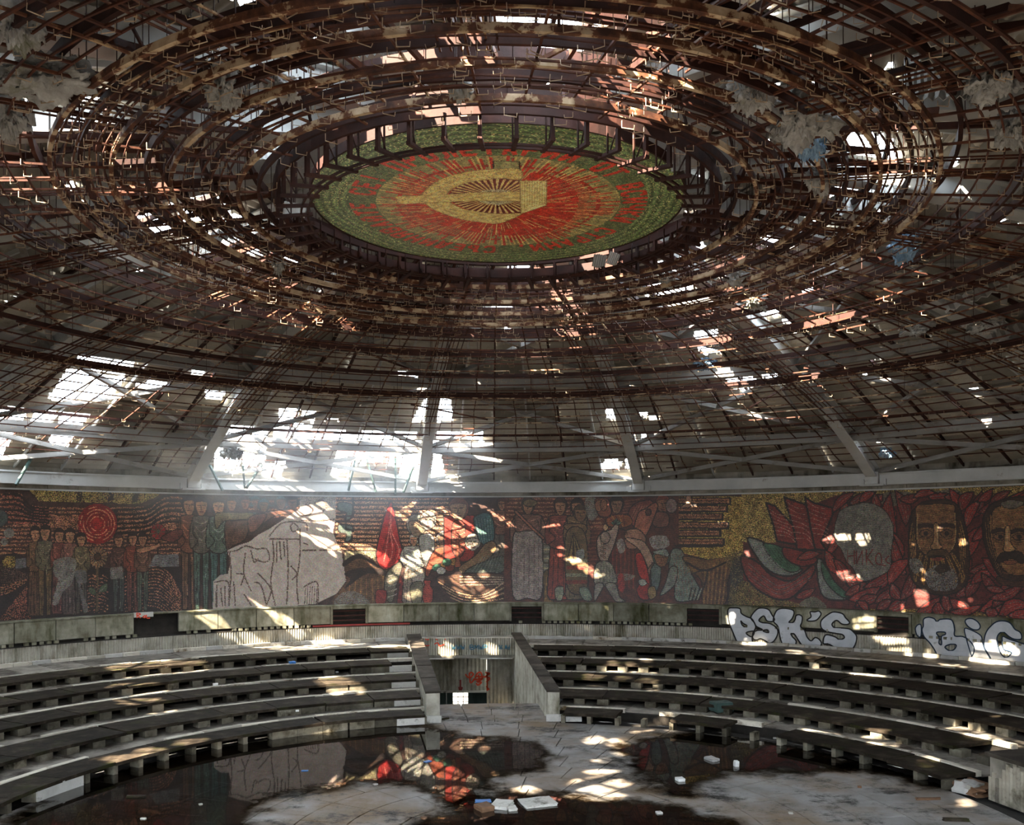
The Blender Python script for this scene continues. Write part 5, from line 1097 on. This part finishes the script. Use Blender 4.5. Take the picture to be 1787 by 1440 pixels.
# lettering round the emblem (strokes on a 1 x 1 cell, top towards the rim)
GL = {'П':[[(0,0),(0,1),(1,1),(1,0)]],'Р':[[(0,0),(0,1),(.8,1),(1,.85),(1,.65),(.8,.5),(0,.5)]],'О':[[(.2,0),(0,.25),(0,.75),(.2,1),(.8,1),(1,.75),(1,.25),(.8,0),(.2,0)]],'Л':[[(0,0),(.3,.2),(.4,1),(1,1),(1,0)]],'Е':[[(1,0),(0,0),(0,1),(1,1)],[(0,.5),(.8,.5)]],
      'Т':[[(0,1),(1,1)],[(.5,1),(.5,0)]],'А':[[(0,0),(.5,1),(1,0)],[(.2,.35),(.8,.35)]],'И':[[(0,1),(0,0),(1,1),(1,0)]],'В':[[(0,0),(0,1),(.75,1),(.95,.78),(.75,.53),(0,.53)],[(.75,.53),(1,.28),(.75,0),(0,0)]],'С':[[(1,.85),(.8,1),(.2,1),(0,.75),(0,.25),(.2,0),(.8,0),(1,.15)]],
      'Ч':[[(0,1),(0,.6),(.2,.45),(1,.45)],[(1,1),(1,0)]],'К':[[(0,0),(0,1)],[(1,1),(0,.5),(1,0)]],'Н':[[(0,0),(0,1)],[(1,0),(1,1)],[(0,.5),(1,.5)]],'Ъ':[[(-.1,1),(.2,1),(.2,0),(.8,0),(1,.15),(1,.35),(.8,.5),(.2,.5)]],'Д':[[(-.05,-.1),(-.05,.12),(1.05,.12),(1.05,-.1)],[(.15,.12),(.35,1),(.9,1),(.9,.12)]],
      'Я':[[(1,0),(1,1),(.2,1),(0,.85),(0,.65),(.2,.5),(1,.5)],[(.5,.5),(0,0)]],'Й':[[(0,.8),(0,0),(1,.8),(1,0)],[(.3,1),(.7,1)]],',':[[(.4,.1),(.3,-.15)]],'!':[[(.5,1),(.5,.35)],[(.5,.08),(.5,0)]]}
TXT = 'ПРОЛЕТАРИИ ОТ ВСИЧКИ СТРАНИ, СЪЕДИНЯВАЙТЕ СЕ! '
slot = 2*PI/len(TXT); beta0 = math.radians(43.5)-11*slot
ringm = (R1 > 2.02) & (R1 < 2.47); K.col[ringm] = grn*0.92+0.05*(rn[ringm,None]-.5); K.col[ringm & (rn > .85)] = olv*.85
for k, ch in enumerate(TXT):
    if ch not in GL: continue
    b = beta0+k*slot
    for s_ in GL[ch]:
        P = []
        for (u, v_), (u2, v2) in zip(s_[:-1], s_[1:]):
            for t in (0, .5): P.append((u+(u2-u)*t, v_+(v2-v_)*t))
        P.append(s_[-1])
        Q_ = []
        for u, v_ in P:
            r = 2.08+0.35*v_; be = b+(u-.5)*0.165/2.24; Q_.append((r*math.sin(be)*100, -r*math.cos(be)*100))
        K.line(Q_, 7.6, tuple(rd_*1.05), False)
K.col = np.clip(K.col*1.28, 0, 1); cols = finish_colours(K, 1.14)
eo = tessera_mesh('tesserae', V, Q, cols, em, M['mosaic']); le(eo)
mb = MB(); mb.revolve([(0.0,ZD+0.14),(R_DISC+0.03,ZD+0.14),(R_DISC+0.03,ZD-0.01),(R_DISC,ZD-0.01),(R_DISC,ZD+0.01),(0.0,ZD+0.01)], 0, 2*PI, 96); le(mb.build('backing', M['rust_dark'], em))
# bracket ring below the rim
br = empty('bracket_ring', (0,0,EYE+5.1)); tag(br, 'rusted ring of hooked brackets hanging just below the emblem rim', 'bracket ring')
def lb(o): return local(o, br)
for r, z in ((3.10,5.12),(3.20,5.12)):
    mb = MB(); mb.tube([pol(r,2*PI*i/120,EYE+z) for i in range(120)], 0.022, 4, True); lb(mb.build('ring_rod', M['rust_dark'], br))
for i in range(48):
    a = 2*PI*(i+0.5)/48
    mb = MB(); mb.bar(pol(3.56,a,EYE+5.56), pol(3.56,a,EYE+5.05), 0.05, 0.06, pol(1,a,0)); lb(mb.build('post', M['rust_dark'], br))
    mb = MB(); mb.bar(pol(3.60,a,EYE+5.05), pol(3.02,a,EYE+5.13), 0.06, 0.045); lb(mb.build('arm', M['rust_dark'], br))
    mb = MB(); mb.bar(pol(3.36,a+0.01,EYE+5.6), pol(3.36,a+0.01,EYE+5.08), 0.022, 0.022, pol(1,a,0)); mb.bar(pol(3.36,a,EYE+5.09), pol(3.56,a,EYE+5.4), 0.015, 0.015); lb(mb.build('tie', M['rust_dark'], br))
mb = MB(); mb.revolve([(3.52,EYE+5.55),(3.60,EYE+5.55),(3.60,EYE+5.66),(3.52,EYE+5.66)], 0, 2*PI, 96, True); lb(mb.build('top_ring', M['rust_dark'], br))
# ------------------------------------------------------------------ spray paint on the wall
from mathutils.geometry import tessellate_polygon
from mathutils import noise as mnoise
R_PAINT = R_FLUTE-0.012
def on_y(px_, py_, Y):
    d = ray(px_, py_); t = (Y-CAM_Y)/d.y; return Vector((d.x*t, Y, EYE+d.z*t))
def spline2(P, closed=True, n=5): return [tuple(p) for p in spline(P, closed, n)]
def outline_strip(P, w):
    """band of width w along a closed loop, in the flat sheet of the drawing"""
    n_ = len(P); vs = []
    for i in range(n_):
        a, b = Vector(P[i-1]), Vector(P[(i+1) % n_]); d = (b-a); d = d.normalized() if d.length > 1e-6 else Vector((1,0)); nn = Vector((-d.y, d.x))*w/2; p = Vector(P[i]); vs += [p+nn, p-nn]
    return vs, [(2*i, 2*i+1, (2*i+3) % (2*n_), (2*i+2) % (2*n_)) for i in range(n_)]
def paint_letter(name, loops, fill, edge, w, parent, put, label=None):
    """first loop is the outline, the others are counters; put() lays a drawing point on the wall"""
    L = [spline2(l_) for l_ in loops]
    me = bpy.data.meshes.new(name); V = []; F = []; MI = []
    if fill is not None:
        tri = tessellate_polygon([[Vector((p[0],p[1],0)) for p in l_] for l_ in L]); flat = [p for l_ in L for p in l_]
        V += [put(p[0],p[1],0.0) for p in flat]; F += [tuple(t) for t in tri]; MI += [0]*len(tri)
    for l_ in L:
        vs, fs = outline_strip(l_, w); b0 = len(V); V += [put(p.x,p.y,0.004) for p in vs]; F += [tuple(b0+i for i in f) for f in fs]; MI += [1]*len(fs)
    me.from_pydata([tuple(v) for v in V], [], F); me.materials.append(fill or edge); me.materials.append(edge); me.polygons.foreach_set('material_index', MI); me.update()
    o = link(bpy.data.objects.new(name, me), parent)
    if label: o['label'] = label
    return o
def put_a(x, y, d): return on_cyl(1260+x*.1399, 1050+y*.1399, R_PAINT-d)
def put_b(x, y, d): return on_cyl(1580+x*.11584, 1060+y*.11584, R_PAINT-d)
S_, B_, N_ = M['silver'], M['black'], M['navy']
paint_letter('graffiti_letter', [[(75,100),(150,78),(225,90),(240,145),(300,185),(370,215),(405,270),(420,320),(400,365),(385,400),(375,460),(380,520),(330,545),(230,550),(190,510),(130,370),(90,260)],[(235,240),(260,270),(310,300),(290,320),(250,290)],[(300,390),(400,370),(370,440)]], S_, B_, 17, wb, put_a, 'silver bubble letter P outlined in black')
paint_letter('graffiti_letter', [[(360,195),(430,100),(500,80),(580,100),(620,160),(655,225),(620,250),(560,240),(520,180),(460,230),(500,262),(600,275),(680,330),(695,400),(650,490),(590,520),(540,490),(480,465),(430,480),(385,460),(390,390),(440,360),(505,352),(430,310),(402,262)],[(512,365),(560,352),(582,372),(575,390),(545,382)]], S_, B_, 17, wb, put_a, 'silver bubble letter S outlined in black')
paint_letter('graffiti_letter', [[(640,240),(660,150),(700,98),(780,85),(880,105),(898,150),(872,215),(835,258),(880,262),(910,225),(922,178),(960,164),(1000,190),(995,260),(980,310),(1030,360),(1060,440),(1110,490),(1160,450),(1210,470),(1240,530),(1180,605),(1060,605),(1000,550),(945,470),(900,405),(860,402),(880,440),(925,495),(900,560),(820,580),(770,560),(730,470),(705,340),(690,300)]], S_, B_, 17, wb, put_a, 'silver bubble letter K outlined in black')
paint_letter('graffiti_letter', [[(1060,230),(1110,190),(1100,130),(1160,128),(1210,120),(1235,160),(1180,230),(1100,245)]], S_, B_, 17, wb, put_a, 'silver apostrophe outlined in black')
paint_letter('graffiti_letter', [[(1230,260),(1260,210),(1340,150),(1400,130),(1500,150),(1540,200),(1590,258),(1565,285),(1495,280),(1430,235),(1372,280),(1405,326),(1500,330),(1590,342),(1640,380),(1680,440),(1660,540),(1600,610),(1500,612),(1400,570),(1330,530),(1262,520),(1290,418),(1400,436),(1465,474),(1525,452),(1500,412),(1420,398),(1300,372),(1240,330)]], S_, B_, 18, wb, put_a, 'last silver bubble letter S outlined in black')
paint_letter('graffiti_letter', [[(275,180),(345,150),(430,170),(475,215),(530,182),(670,180),(720,230),(740,330),(745,430),(860,440),(950,490),(1030,590),(1030,680),(990,750),(900,850),(560,820),(490,760),(450,660),(370,540),(280,440),(250,340),(270,280)],[(470,380),(590,375),(600,410),(545,440),(545,560),(505,540),(510,460)],[(600,590),(690,555),(765,570),(740,630),(680,655),(620,630)]], S_, N_, 20, wb, put_b, 'silver block letter B outlined in navy')
paint_letter('graffiti_letter', [[(150,330),(180,270),(230,260),(240,330),(230,440),(180,430)]], S_, N_, 18, wb, put_b)
paint_letter('graffiti_letter', [[(900,215),(930,175),(1010,172),(1090,220),(1128,285),(1100,335),(1020,335),(940,285)]], S_, N_, 20, wb, put_b, 'silver dot of the letter i')
paint_letter('graffiti_letter', [[(890,330),(960,330),(1130,420),(1160,520),(1190,620),(1280,780),(1300,880),(1070,880),(1000,740),(920,480)]], S_, N_, 18, wb, put_b, 'silver letter i outlined in navy')
paint_letter('graffiti_letter', [[(1190,470),(1220,370),(1280,290),(1370,220),(1480,205),(1580,240),(1650,330),(1720,370),(1750,420),(1740,480),(1640,480),(1560,440),(1480,375),(1420,390),(1380,460),(1390,560),(1430,680),(1490,750),(1540,750),(1600,690),(1560,660),(1480,630),(1462,540),(1465,440),(1560,478),(1760,545),(1850,600),(1850,900),(1640,900),(1330,880),(1280,760),(1190,600)]], S_, N_, 20, wb, put_b, 'silver letter G outlined in navy')
def scribble(name, strokes, w, mat, parent, put, root=None):
    mb = MB()
    for s in strokes:
        P = spline2(s, False, 4) if len(s) > 2 else s
        vs = []
        for i in range(len(P)):
            a, b = Vector(P[max(i-1,0)]), Vector(P[min(i+1,len(P)-1)]); d = (b-a); d = d.normalized() if d.length > 1e-6 else Vector((1,0)); nn = Vector((-d.y,d.x))*w/2; p = Vector(P[i]); vs += [put((p+nn).x,(p+nn).y), put((p-nn).x,(p-nn).y)]
        mb.add(vs, [(2*i,2*i+1,2*i+3,2*i+2) for i in range(len(P)-1)])
    o = mb.build(name, mat, parent); stuff(o)
    if root is not None: local(o, root)
    return o
k_ = 300/1787
def put_l(x, y): return on_y(700+x*k_, 1090+y*k_, 18.885)
def put_w(x, y): return on_y(700+x*k_, 1090+y*k_, 21.48)
def put_pier(x, y): return on_y(700+x*k_, 1090+y*k_, 20.18)
scribble('red_scrawl', [[(250,150),(275,160),(290,150)],[(245,215),(270,222),(295,215)],[(360,150),(380,165)],[(345,205),(380,190),(400,222),(450,205)],[(455,155),(465,150)]], 11, M['redpaint'], sw, put_l, sw)
def word(chars, x0, y0, w, h, adv):
    G_ = {'w':[[(0,0),(.25,1),(.5,.3),(.75,1),(1,0)]],'B':[[(0,1),(0,0),(.8,.1),(.8,.4),(0,.5),(.9,.6),(.9,.95),(0,1)]],'M':[[(0,1),(.1,0),(.5,.7),(.9,0),(1,1)]],'W':[[(0,0),(.25,1),(.5,.3),(.75,1),(1,0)]],'P':[[(0,1),(0,0),(.8,.1),(.8,.5),(0,.5)]],'.':[[(.4,.9),(.5,1)]],'3':[[(0,0),(.8,.2),(.2,.5),(.8,.8),(0,1)]],'6':[[(.8,0),(.1,.5),(.2,1),(.8,.8),(.2,.6)]],'N':[[(0,1),(.2,0),(.5,1),(.8,0)]],'d':[[(.8,0),(.8,1),(.1,.9),(.2,.6),(.8,.6)]]}
    out = []
    for i, c in enumerate(chars):
        for s in G_.get(c, []): out.append([(x0+i*adv+p[0]*w, y0+p[1]*h) for p in s])
    return out
scribble('blue_scrawl', word('www.BMWP', 530, 215, 36, 44, 47)+word('36.Nd', 1010, 215, 22, 40, 24), 8, M['bluepaint'], sw, put_l, sw)
scribble('red_scrawl', [[(670,515),(690,545),(720,550),(750,520),(735,500),(710,510),(715,560),(720,605),(745,590),(760,560)],[(770,560),(790,510),(830,500),(840,570),(780,590)],[(800,520),(820,600)],[(770,540),(880,545)],[(780,610),(800,630),(835,600),(790,600)],[(760,575),(850,560)]], 15, M['redpaint'], sw, put_w, sw)
scribble('dark_red_arrow', [[(616,575),(617,690)],[(600,650),(617,690),(635,650)]], 18, M['darkred'], sw, put_w, sw)
scribble('red_scrawl', [[(1065,500),(1110,510),(1070,540),(1110,560),(1075,600)],[(1085,500),(1085,690)],[(1075,640),(1105,680)]], 16, M['redpaint'], sw, lambda x, y: on_y(700+x*k_, 1090+y*k_, 18.6)-Vector((0.0,0,0)) if False else put_pier(x-190, y), sw)
scribble('red_scrawl', [[(945,915),(960,915),(975,922),(955,930),(975,948)],[(948,915),(950,948)],[(1005,930),(990,940),(1005,946),(1008,930)],[(1015,925),(1018,948),(1040,948)]], 7, M['redpaint'], wb, lambda x, y: on_cyl(x*.2518, 840+y*.2518, R_WALL-0.19))
# ------------------------------------------------------------------ standing rain water
def puddle(label, pts, z):
    P = np.array(spline2([(v.x, v.y) for v in [on_z(x, y, z) for x, y in pts]], True, 6)); cell = 0.11; pad = 0.75
    xs = np.arange(P[:,0].min()-pad, P[:,0].max()+pad, cell); ys = np.arange(P[:,1].min()-pad, P[:,1].max()+pad, cell)
    X, Y = np.meshgrid(xs, ys); ins = np.zeros(X.shape, bool); dist = np.full(X.shape, 1e9); j = len(P)-1
    for i in range(len(P)):
        (x0, y0), (x1, y1) = P[j], P[i]
        if y0 != y1: ins ^= ((y1 > Y) != (y0 > Y)) & (X < (x0-x1)*(Y-y1)/(y0-y1)+x1)
        dx, dy = x1-x0, y1-y0; t = np.clip(((X-x0)*dx+(Y-y0)*dy)/max(dx*dx+dy*dy,1e-9), 0, 1)
        dist = np.minimum(dist, np.hypot(X-x0-t*dx, Y-y0-t*dy)); j = i
    sd_ = np.where(ins, dist, -dist); ok = (sd_ > -0.7) & (np.hypot(X, Y) < SEAT_R[4]+0.25); nx = len(xs)
    f = ok[:-1,:-1] & ok[1:,:-1] & ok[:-1,1:] & ok[1:,1:]; a, b = np.where(f); q0 = a*nx+b
    V = np.stack([X.ravel(), Y.ravel(), np.full(X.size, z)], 1); me = raw_mesh('puddle', V, np.stack([q0, q0+1, q0+nx+1, q0+nx], 1), M['water'])
    used = np.unique(np.stack([q0, q0+1, q0+nx+1, q0+nx], 1)); at_ = me.attributes.new('depth', 'FLOAT', 'POINT'); at_.data.foreach_set('value', np.clip(sd_.ravel()[used], -0.8, 1.2).astype(np.float32))
    return tag(link(bpy.data.objects.new('puddle', me)), label, 'puddle')
puddle('large shallow puddle mirroring the fluted wall, left half of the arena', [(60,1400),(120,1352),(330,1306),(560,1275),(690,1268),(762,1272),(800,1286),(900,1292),(960,1312),(930,1342),(870,1352),(840,1374),(800,1402),(760,1380),(680,1366),(560,1374),(470,1394),(430,1422),(400,1470),(120,1470),(20,1440)], 0.008)
puddle('puddle mirroring graffiti below the right-hand tiers', [(1090,1300),(1180,1284),(1250,1280),(1400,1308),(1490,1335),(1400,1348),(1280,1346),(1230,1362),(1180,1388),(1140,1362),(1110,1330)], 0.0085)
puddle('dark puddle at the bottom centre beside the white slabs', [(780,1415),(870,1386),(960,1388),(1100,1400),(1230,1422),(1260,1470),(740,1470)], 0.009)
puddle('narrow strip of water along the lowest tier at right', [(1480,1318),(1560,1336),(1660,1372),(1620,1372),(1500,1342)], 0.0095)
# ------------------------------------------------------------------ rubble on the floor
def chunk(name, label, cat, px_, py_, sx, sy, sz, mat, rz=0.0, z0=0.0, rough_=0.18, group=None):
    p = on_z(px_, py_, z0); bm = bmesh.new(); bmesh.ops.create_cube(bm, size=1.0); bmesh.ops.subdivide_edges(bm, edges=bm.edges[:], cuts=2, use_grid_fill=True)
    sd_ = RNG.uniform(0,50)
    for v in bm.verts:
        n3 = mnoise.noise_vector(Vector((v.co.x*2+sd_, v.co.y*2, v.co.z*2))); v.co += n3*rough_*0.5; v.co.z = max(v.co.z, -0.5); v.co = Vector((v.co.x*sx, v.co.y*sy, (v.co.z+0.5)*sz))
    me = bpy.data.meshes.new(name); bm.to_mesh(me); bm.free(); me.materials.append(mat)
    o = link(bpy.data.objects.new(name, me)); o.location = p+Vector((0,0,0.0)); o.rotation_euler = (0,0,rz)
    return tag(o, label, cat, group)
chunk('broken_slab','flat white slab lying in the dark puddle, right of a pair','slab',938,1403,0.62,0.5,0.05,M['white_tile'],0.3)
chunk('broken_slab','pale broken slab in the dark puddle, left of a pair','slab',875,1408,0.34,0.45,0.07,M['white_tile'],-0.3)
chunk('broken_slab','small white chip beside the broken slab in the puddle','slab',893,1413,0.16,0.25,0.05,M['white_tile'],0.2)
chunk('rubble','brown lump of rubble next to the white slabs','rubble',845,1414,0.26,0.3,0.1,M['brown_scrap'],0.5)
chunk('scrap','small white scrap on the silt right of the sun patches','scrap',1187,1363,0.15,0.18,0.06,M['plastic_white'],0.2)
chunk('scrap','bluish lump half sunk in the right-hand puddle','scrap',1242,1327,0.2,0.3,0.06,M['sheet_pale'],0.4)
chunk('scrap','tiny white cup on the floor near the right tiers','scrap',1285,1338,0.09,0.1,0.12,M['plastic_white'],0.2)
chunk('scrap','thin blue plastic strip in the puddle before the stairwell','scrap',746,1330,0.16,0.12,0.02,M['plastic_blue'],0.9)
chunk('scrap','thin blue plastic strip in the puddle, left of the banner reflection','scrap',532,1346,0.14,0.06,0.02,M['plastic_blue'],0.1)
chunk('plank','short dark plank on the floor at the right','plank',1620,1396,0.45,0.06,0.04,M['brown_scrap'],0.05)
chunk('plank','dark plank at the bottom right corner of the floor','plank',1668,1433,0.42,0.08,0.05,M['seat'],-0.1)
chunk('plank','thin dark stick at the foot of the left parapet','plank',775,1256,0.30,0.06,0.04,M['seat'],0.6)
chunk('plank','dark plank lying in the left shadows of the arena','plank',238,1392,0.36,0.08,0.04,M['seat'],0.0)
chunk('rubble','heap of reddish rubble by the clad parapet stub','rubble',1698,1382,0.5,0.7,0.16,M['brown_scrap'],0.3,rough_=0.5)
chunk('scrap','torn whitish sheet on the rubble by the clad parapet stub','scrap',1690,1384,0.32,0.4,0.2,M['sheet_pale'],0.6,rough_=0.6)
chunk('scrap','blue scrap on the silt just left of the dark puddle slabs','scrap',843,1399,0.3,0.2,0.015,M['plastic_blue'],0.1)
for i,(x,y,t) in enumerate(((1460,1316,'white crumb of concrete in the far right water strip'),(1352,1290,'crumb of concrete at the foot of the right lowest tier'),(655,1370,'crumb on the pale dry patch before the stairwell'),(800,1300,'crumb of concrete at the stairwell mouth'),(1150,1420,'crumb at the bottom edge right of the dark puddle'),(1380,1420,'crumb on the brownish floor at bottom right'),(1500,1375,'crumb on the dry floor below the right water strip'),(350,1405,'white crumb in the left puddle, nearest the viewer'),(250,1430,'crumb near the bottom left corner of the floor'),(740,1430,'crumb on the pale dry patch, right end'))):
    chunk('pebble',t,'rubble',x,y,*RNG.uniform(0.05,0.1,2),RNG.uniform(0.02,0.05),M['white_tile'] if i % 3 else M['brown_scrap'],RNG.uniform(0,3),group='crumbs of concrete on the arena floor')
# bits on the tiers
for label,x,y,k,mat,sz in (('small white cup on the second tier left of the stairwell',588,1174,2,M['plastic_white'],0.09),('crumpled blue bag on the second tier left of the stairwell',510,1160,1,M['plastic_blue'],0.2),('white scrap of paper on the upper left tier',376,1197,2,M['plastic_white'],0.14),('small white scrap on the lower left tier',519,1242,3,M['plastic_white'],0.08),('grey-green rag on the second-lowest right tier',1258,1241,4,M['steel_green'],0.5)):
    chunk('scrap',label,'scrap',x,y,sz,sz*.8,sz*.5,mat,0.4,TREAD_Z[k]-0.02 if k else TREAD_Z[0])
# ------------------------------------------------------------------ torn insulation and loose sheets caught in the lattice
def wool(label, px_, py_, w, h, dz=0.15, mat=None, surf=z_lattice):
    p = on_surf(px_, py_, lambda r: surf(r)+dz)
    dep = (p-Vector((0,CAM_Y,EYE))).length; sx, sz = w/CAM_F*dep, h/CAM_F*dep
    bm = bmesh.new(); bmesh.ops.create_icosphere(bm, subdivisions=5, radius=1.0); s_ = RNG.uniform(0,99)
    for v in bm.verts:
        n1 = mnoise.fractal(v.co*1.3+Vector((s_,0,0)), 0.8, 2.2, 5); n2 = mnoise.noise(v.co*6+Vector((0,s_,0))); n3 = mnoise.noise(v.co*17+Vector((s_,s_,0)))
        v.co *= 1+0.55*n1+0.22*n2+0.12*n3; v.co = Vector((v.co.x*sx, v.co.y*sx*0.7, v.co.z*sz - (0.6*sz*abs(n2)+0.25*sz*abs(n3) if v.co.z < 0 else 0)))
    me = bpy.data.meshes.new('insulation_clump'); bm.to_mesh(me); bm.free(); me.materials.append(mat or M['wool']); me.polygons.foreach_set('use_smooth', [True]*len(me.polygons))
    o = link(bpy.data.objects.new('insulation_clump', me)); o.location = p; o.rotation_euler = (0,0,RNG.uniform(0,6))
    return tag(o, label, 'insulation', 'insulation clumps caught in the lattice')
M['wool_skylit'] = mottled('skylit_blue_wool', [(0.3,(0.06,0.14,0.26)),(0.6,(0.25,0.38,0.52)),(0.8,(0.45,0.5,0.55))], 3.0, 0.9, bumps=0.8, fine=8)  # blue of the sky light put into the wool's colour
for a in (('long grey insulation shreds draped in the upper left lattice',80,132,62,20),('grey insulation clump at the far left edge of the lattice',12,190,26,26),('bluish insulation puff at the top left corner',28,36,30,26),('insulation clump stuck beside the pale sheet, upper left',392,146,34,24),('dark green insulation tuft under the upper roof gap, left of centre',492,148,22,14),
          ('straggly whitish insulation tuft hanging above the emblem',800,142,22,20),('crumpled grey insulation in the upper right lattice, left of the mossy one',1312,152,30,24),('large mossy green insulation sheet in the upper right lattice',1400,200,46,34),('fluffy insulation hanging at the right edge near the top',1738,128,40,26),('insulation tuft at the right edge below the fluffy one',1768,222,26,22),
          ('pale insulation clump below the mossy sheet at right',1432,308,26,18),('small insulation scrap right of the emblem, low in the lattice',1288,478,16,15),('pale insulation rag on the outer lattice, right of centre',1318,526,24,10),('insulation scrap in the lattice left of the emblem',484,456,14,15),('tiny insulation fluff under the emblem rim at right',1170,486,20,9),('insulation strip low on the right outer lattice',1600,572,26,9),('insulation shred at the far right of the outer lattice',1720,566,24,9)):
    wool(*a)
wool('blue-lit insulation ball in the right-hand lattice',1578,430,22,17,0.2,M['wool_skylit']); wool('sky-lit blue insulation scrap under the small roof gap at right',1232,634,18,9,0.2,M['wool_skylit']); wool('sky-lit blue insulation scrap by the fourth rib foot',1548,786,16,9,0.2,M['wool_skylit'])
wool('sky-lit blue insulation below the mossy sheet',1418,246,22,20,0.1,M['wool_skylit']); wool('insulation rag hanging in the big left roof opening',403,784,20,12,-0.2,None,z_roof)
def sheet(label, px_, py_, w, h, rot, tilt, dz=0.35, corr=True, mat=None, name='loose_sheet', dark=False):
    p = on_surf(px_, py_, lambda r: z_lattice(r)+dz); dep = (p-Vector((0,CAM_Y,EYE))).length; sx, sy = w/CAM_F*dep, h/CAM_F*dep
    n_ = 12; vs = []; fs = []
    for i in range(n_+1):
        x = (i/n_*2-1)*sx; z = (0.03 if i % 2 else -0.03)*(1 if corr else 0.15)
        cut = 1-0.25*abs(mnoise.noise(Vector((i*0.7,px_*0.1,0))))
        vs += [(x,-sy*cut,z),(x,sy*cut,z),(x,sy*cut,z+0.012),(x,-sy*cut,z+0.012)]
    for i in range(n_):
        b_ = i*4
        for k in range(4): fs.append((b_+k,b_+4+k,b_+4+(k+1)%4,b_+(k+1)%4))
    fs += [(0,1,2,3),(n_*4+3,n_*4+2,n_*4+1,n_*4)]
    o = mesh_obj(name, vs, fs, mat or M['sheet_pale']); o.location = p
    view = (p-Vector((0,CAM_Y,EYE))).normalized(); o.rotation_euler = (math.radians(90-tilt), math.radians(rot), math.atan2(-view.x, view.y))
    return tag(o, label, 'roof sheet', 'loose roof sheets caught in the lattice')
for a in (('pale corrugated sheet lodged in the upper left lattice',446,160,32,16,35,40),('bright corrugated sheet hanging near the top, left of centre',650,84,34,18,-12,30),('small pale sheet beside the bright hanging sheet',712,70,20,16,5,25),('torn white scrap above the emblem, right of the wool tuft',944,112,15,10,20,40),('folded pale panel at the very top, centre right',958,4,22,16,40,20),
          ('corrugated sheet jammed left of the mossy insulation',1282,160,24,22,40,30),('long pale board in the upper right corner',1660,78,64,16,34,35),('second pale board in the upper right corner, below the first',1618,96,56,13,36,35),('fan-shaped white sheet in the right-hand lattice',1648,166,42,9,10,30),
          ('corrugated sheet below the bright gap at right',1506,398,46,9,-14,40),('pale panel low in the right lattice',1238,484,26,12,-8,45),('grey sheet hanging in the lower left lattice',400,408,26,14,-20,40),('pale board right of the dark ring, far right',1700,516,44,15,-18,45),('white board on the far right lattice edge',1770,576,36,12,-18,45)):
    sheet(*a)
sheet('blue-grey metal sheet seen through the right-hand gap',1508,350,50,22,-4,30,0.5,True,M['steel']); sheet('grey-blue metal sheet at the upper right gap',1612,120,26,28,0,20,0.6,False,M['steel']); sheet('blue-grey plate left of the emblem brackets',470,268,22,14,-10,30,0.4,False,M['steel'])
sheet('rusty brown sheet left of the emblem in the lower lattice',352,366,24,16,10,35,0.4,True,M['brown_scrap'])
sheet('whitish pierced board on the left end of the emblem brackets',514,366,17,13,6,20,-0.05,False); sheet('greenish board on the right end of the emblem brackets',1212,352,18,17,0,15,-0.02,False); sheet('pale board behind the right-hand emblem brackets',1188,282,15,18,0,15,0.02,False); sheet('small white board hanging under the emblem rim at right',1046,456,11,13,10,15,0.0,False); sheet('second white board hanging under the emblem rim at right',1070,452,9,12,20,15,0.0,False)
# ------------------------------------------------------------------ thin haze hanging under the left-hand roof openings
hm = bpy.data.materials.new('thin_haze'); hm.use_nodes = True; n, l = hm.node_tree.nodes, hm.node_tree.links
for x in list(n):
    if x.type == 'BSDF_PRINCIPLED': n.remove(x)
tc_ = n.new('ShaderNodeTexCoord'); ln = n.new('ShaderNodeVectorMath'); ln.operation = 'LENGTH'; l.new(tc_.outputs['Object'], ln.inputs[0])
mr = n.new('ShaderNodeMapRange'); mr.interpolation_type = 'SMOOTHSTEP'; mr.inputs['From Min'].default_value = 1.0; mr.inputs['From Max'].default_value = 0.1; mr.inputs['To Min'].default_value = 0.0; mr.inputs['To Max'].default_value = 0.05
l.new(ln.outputs['Value'], mr.inputs['Value'])
vsn = n.new('ShaderNodeVolumeScatter'); vsn.inputs['Color'].default_value = (0.86, 0.93, 1.0, 1); vsn.inputs['Anisotropy'].default_value = 0.35
l.new(mr.outputs['Result'], vsn.inputs['Density']); l.new(vsn.outputs[0], n['Material Output'].inputs['Volume'])
bm = bmesh.new(); bmesh.ops.create_icosphere(bm, subdivisions=3, radius=1.0); me = bpy.data.meshes.new('haze'); bm.to_mesh(me); bm.free(); me.materials.append(hm)
hz = link(bpy.data.objects.new('haze', me)); hz.location = (-5.5, 14.8, 7.1); hz.scale = (9.5, 4.6, 2.6); hz.rotation_euler = (0, 0, math.radians(14))
tag(hz, 'thin bluish haze hanging under the left-hand roof openings', 'haze'); stuff(hz)
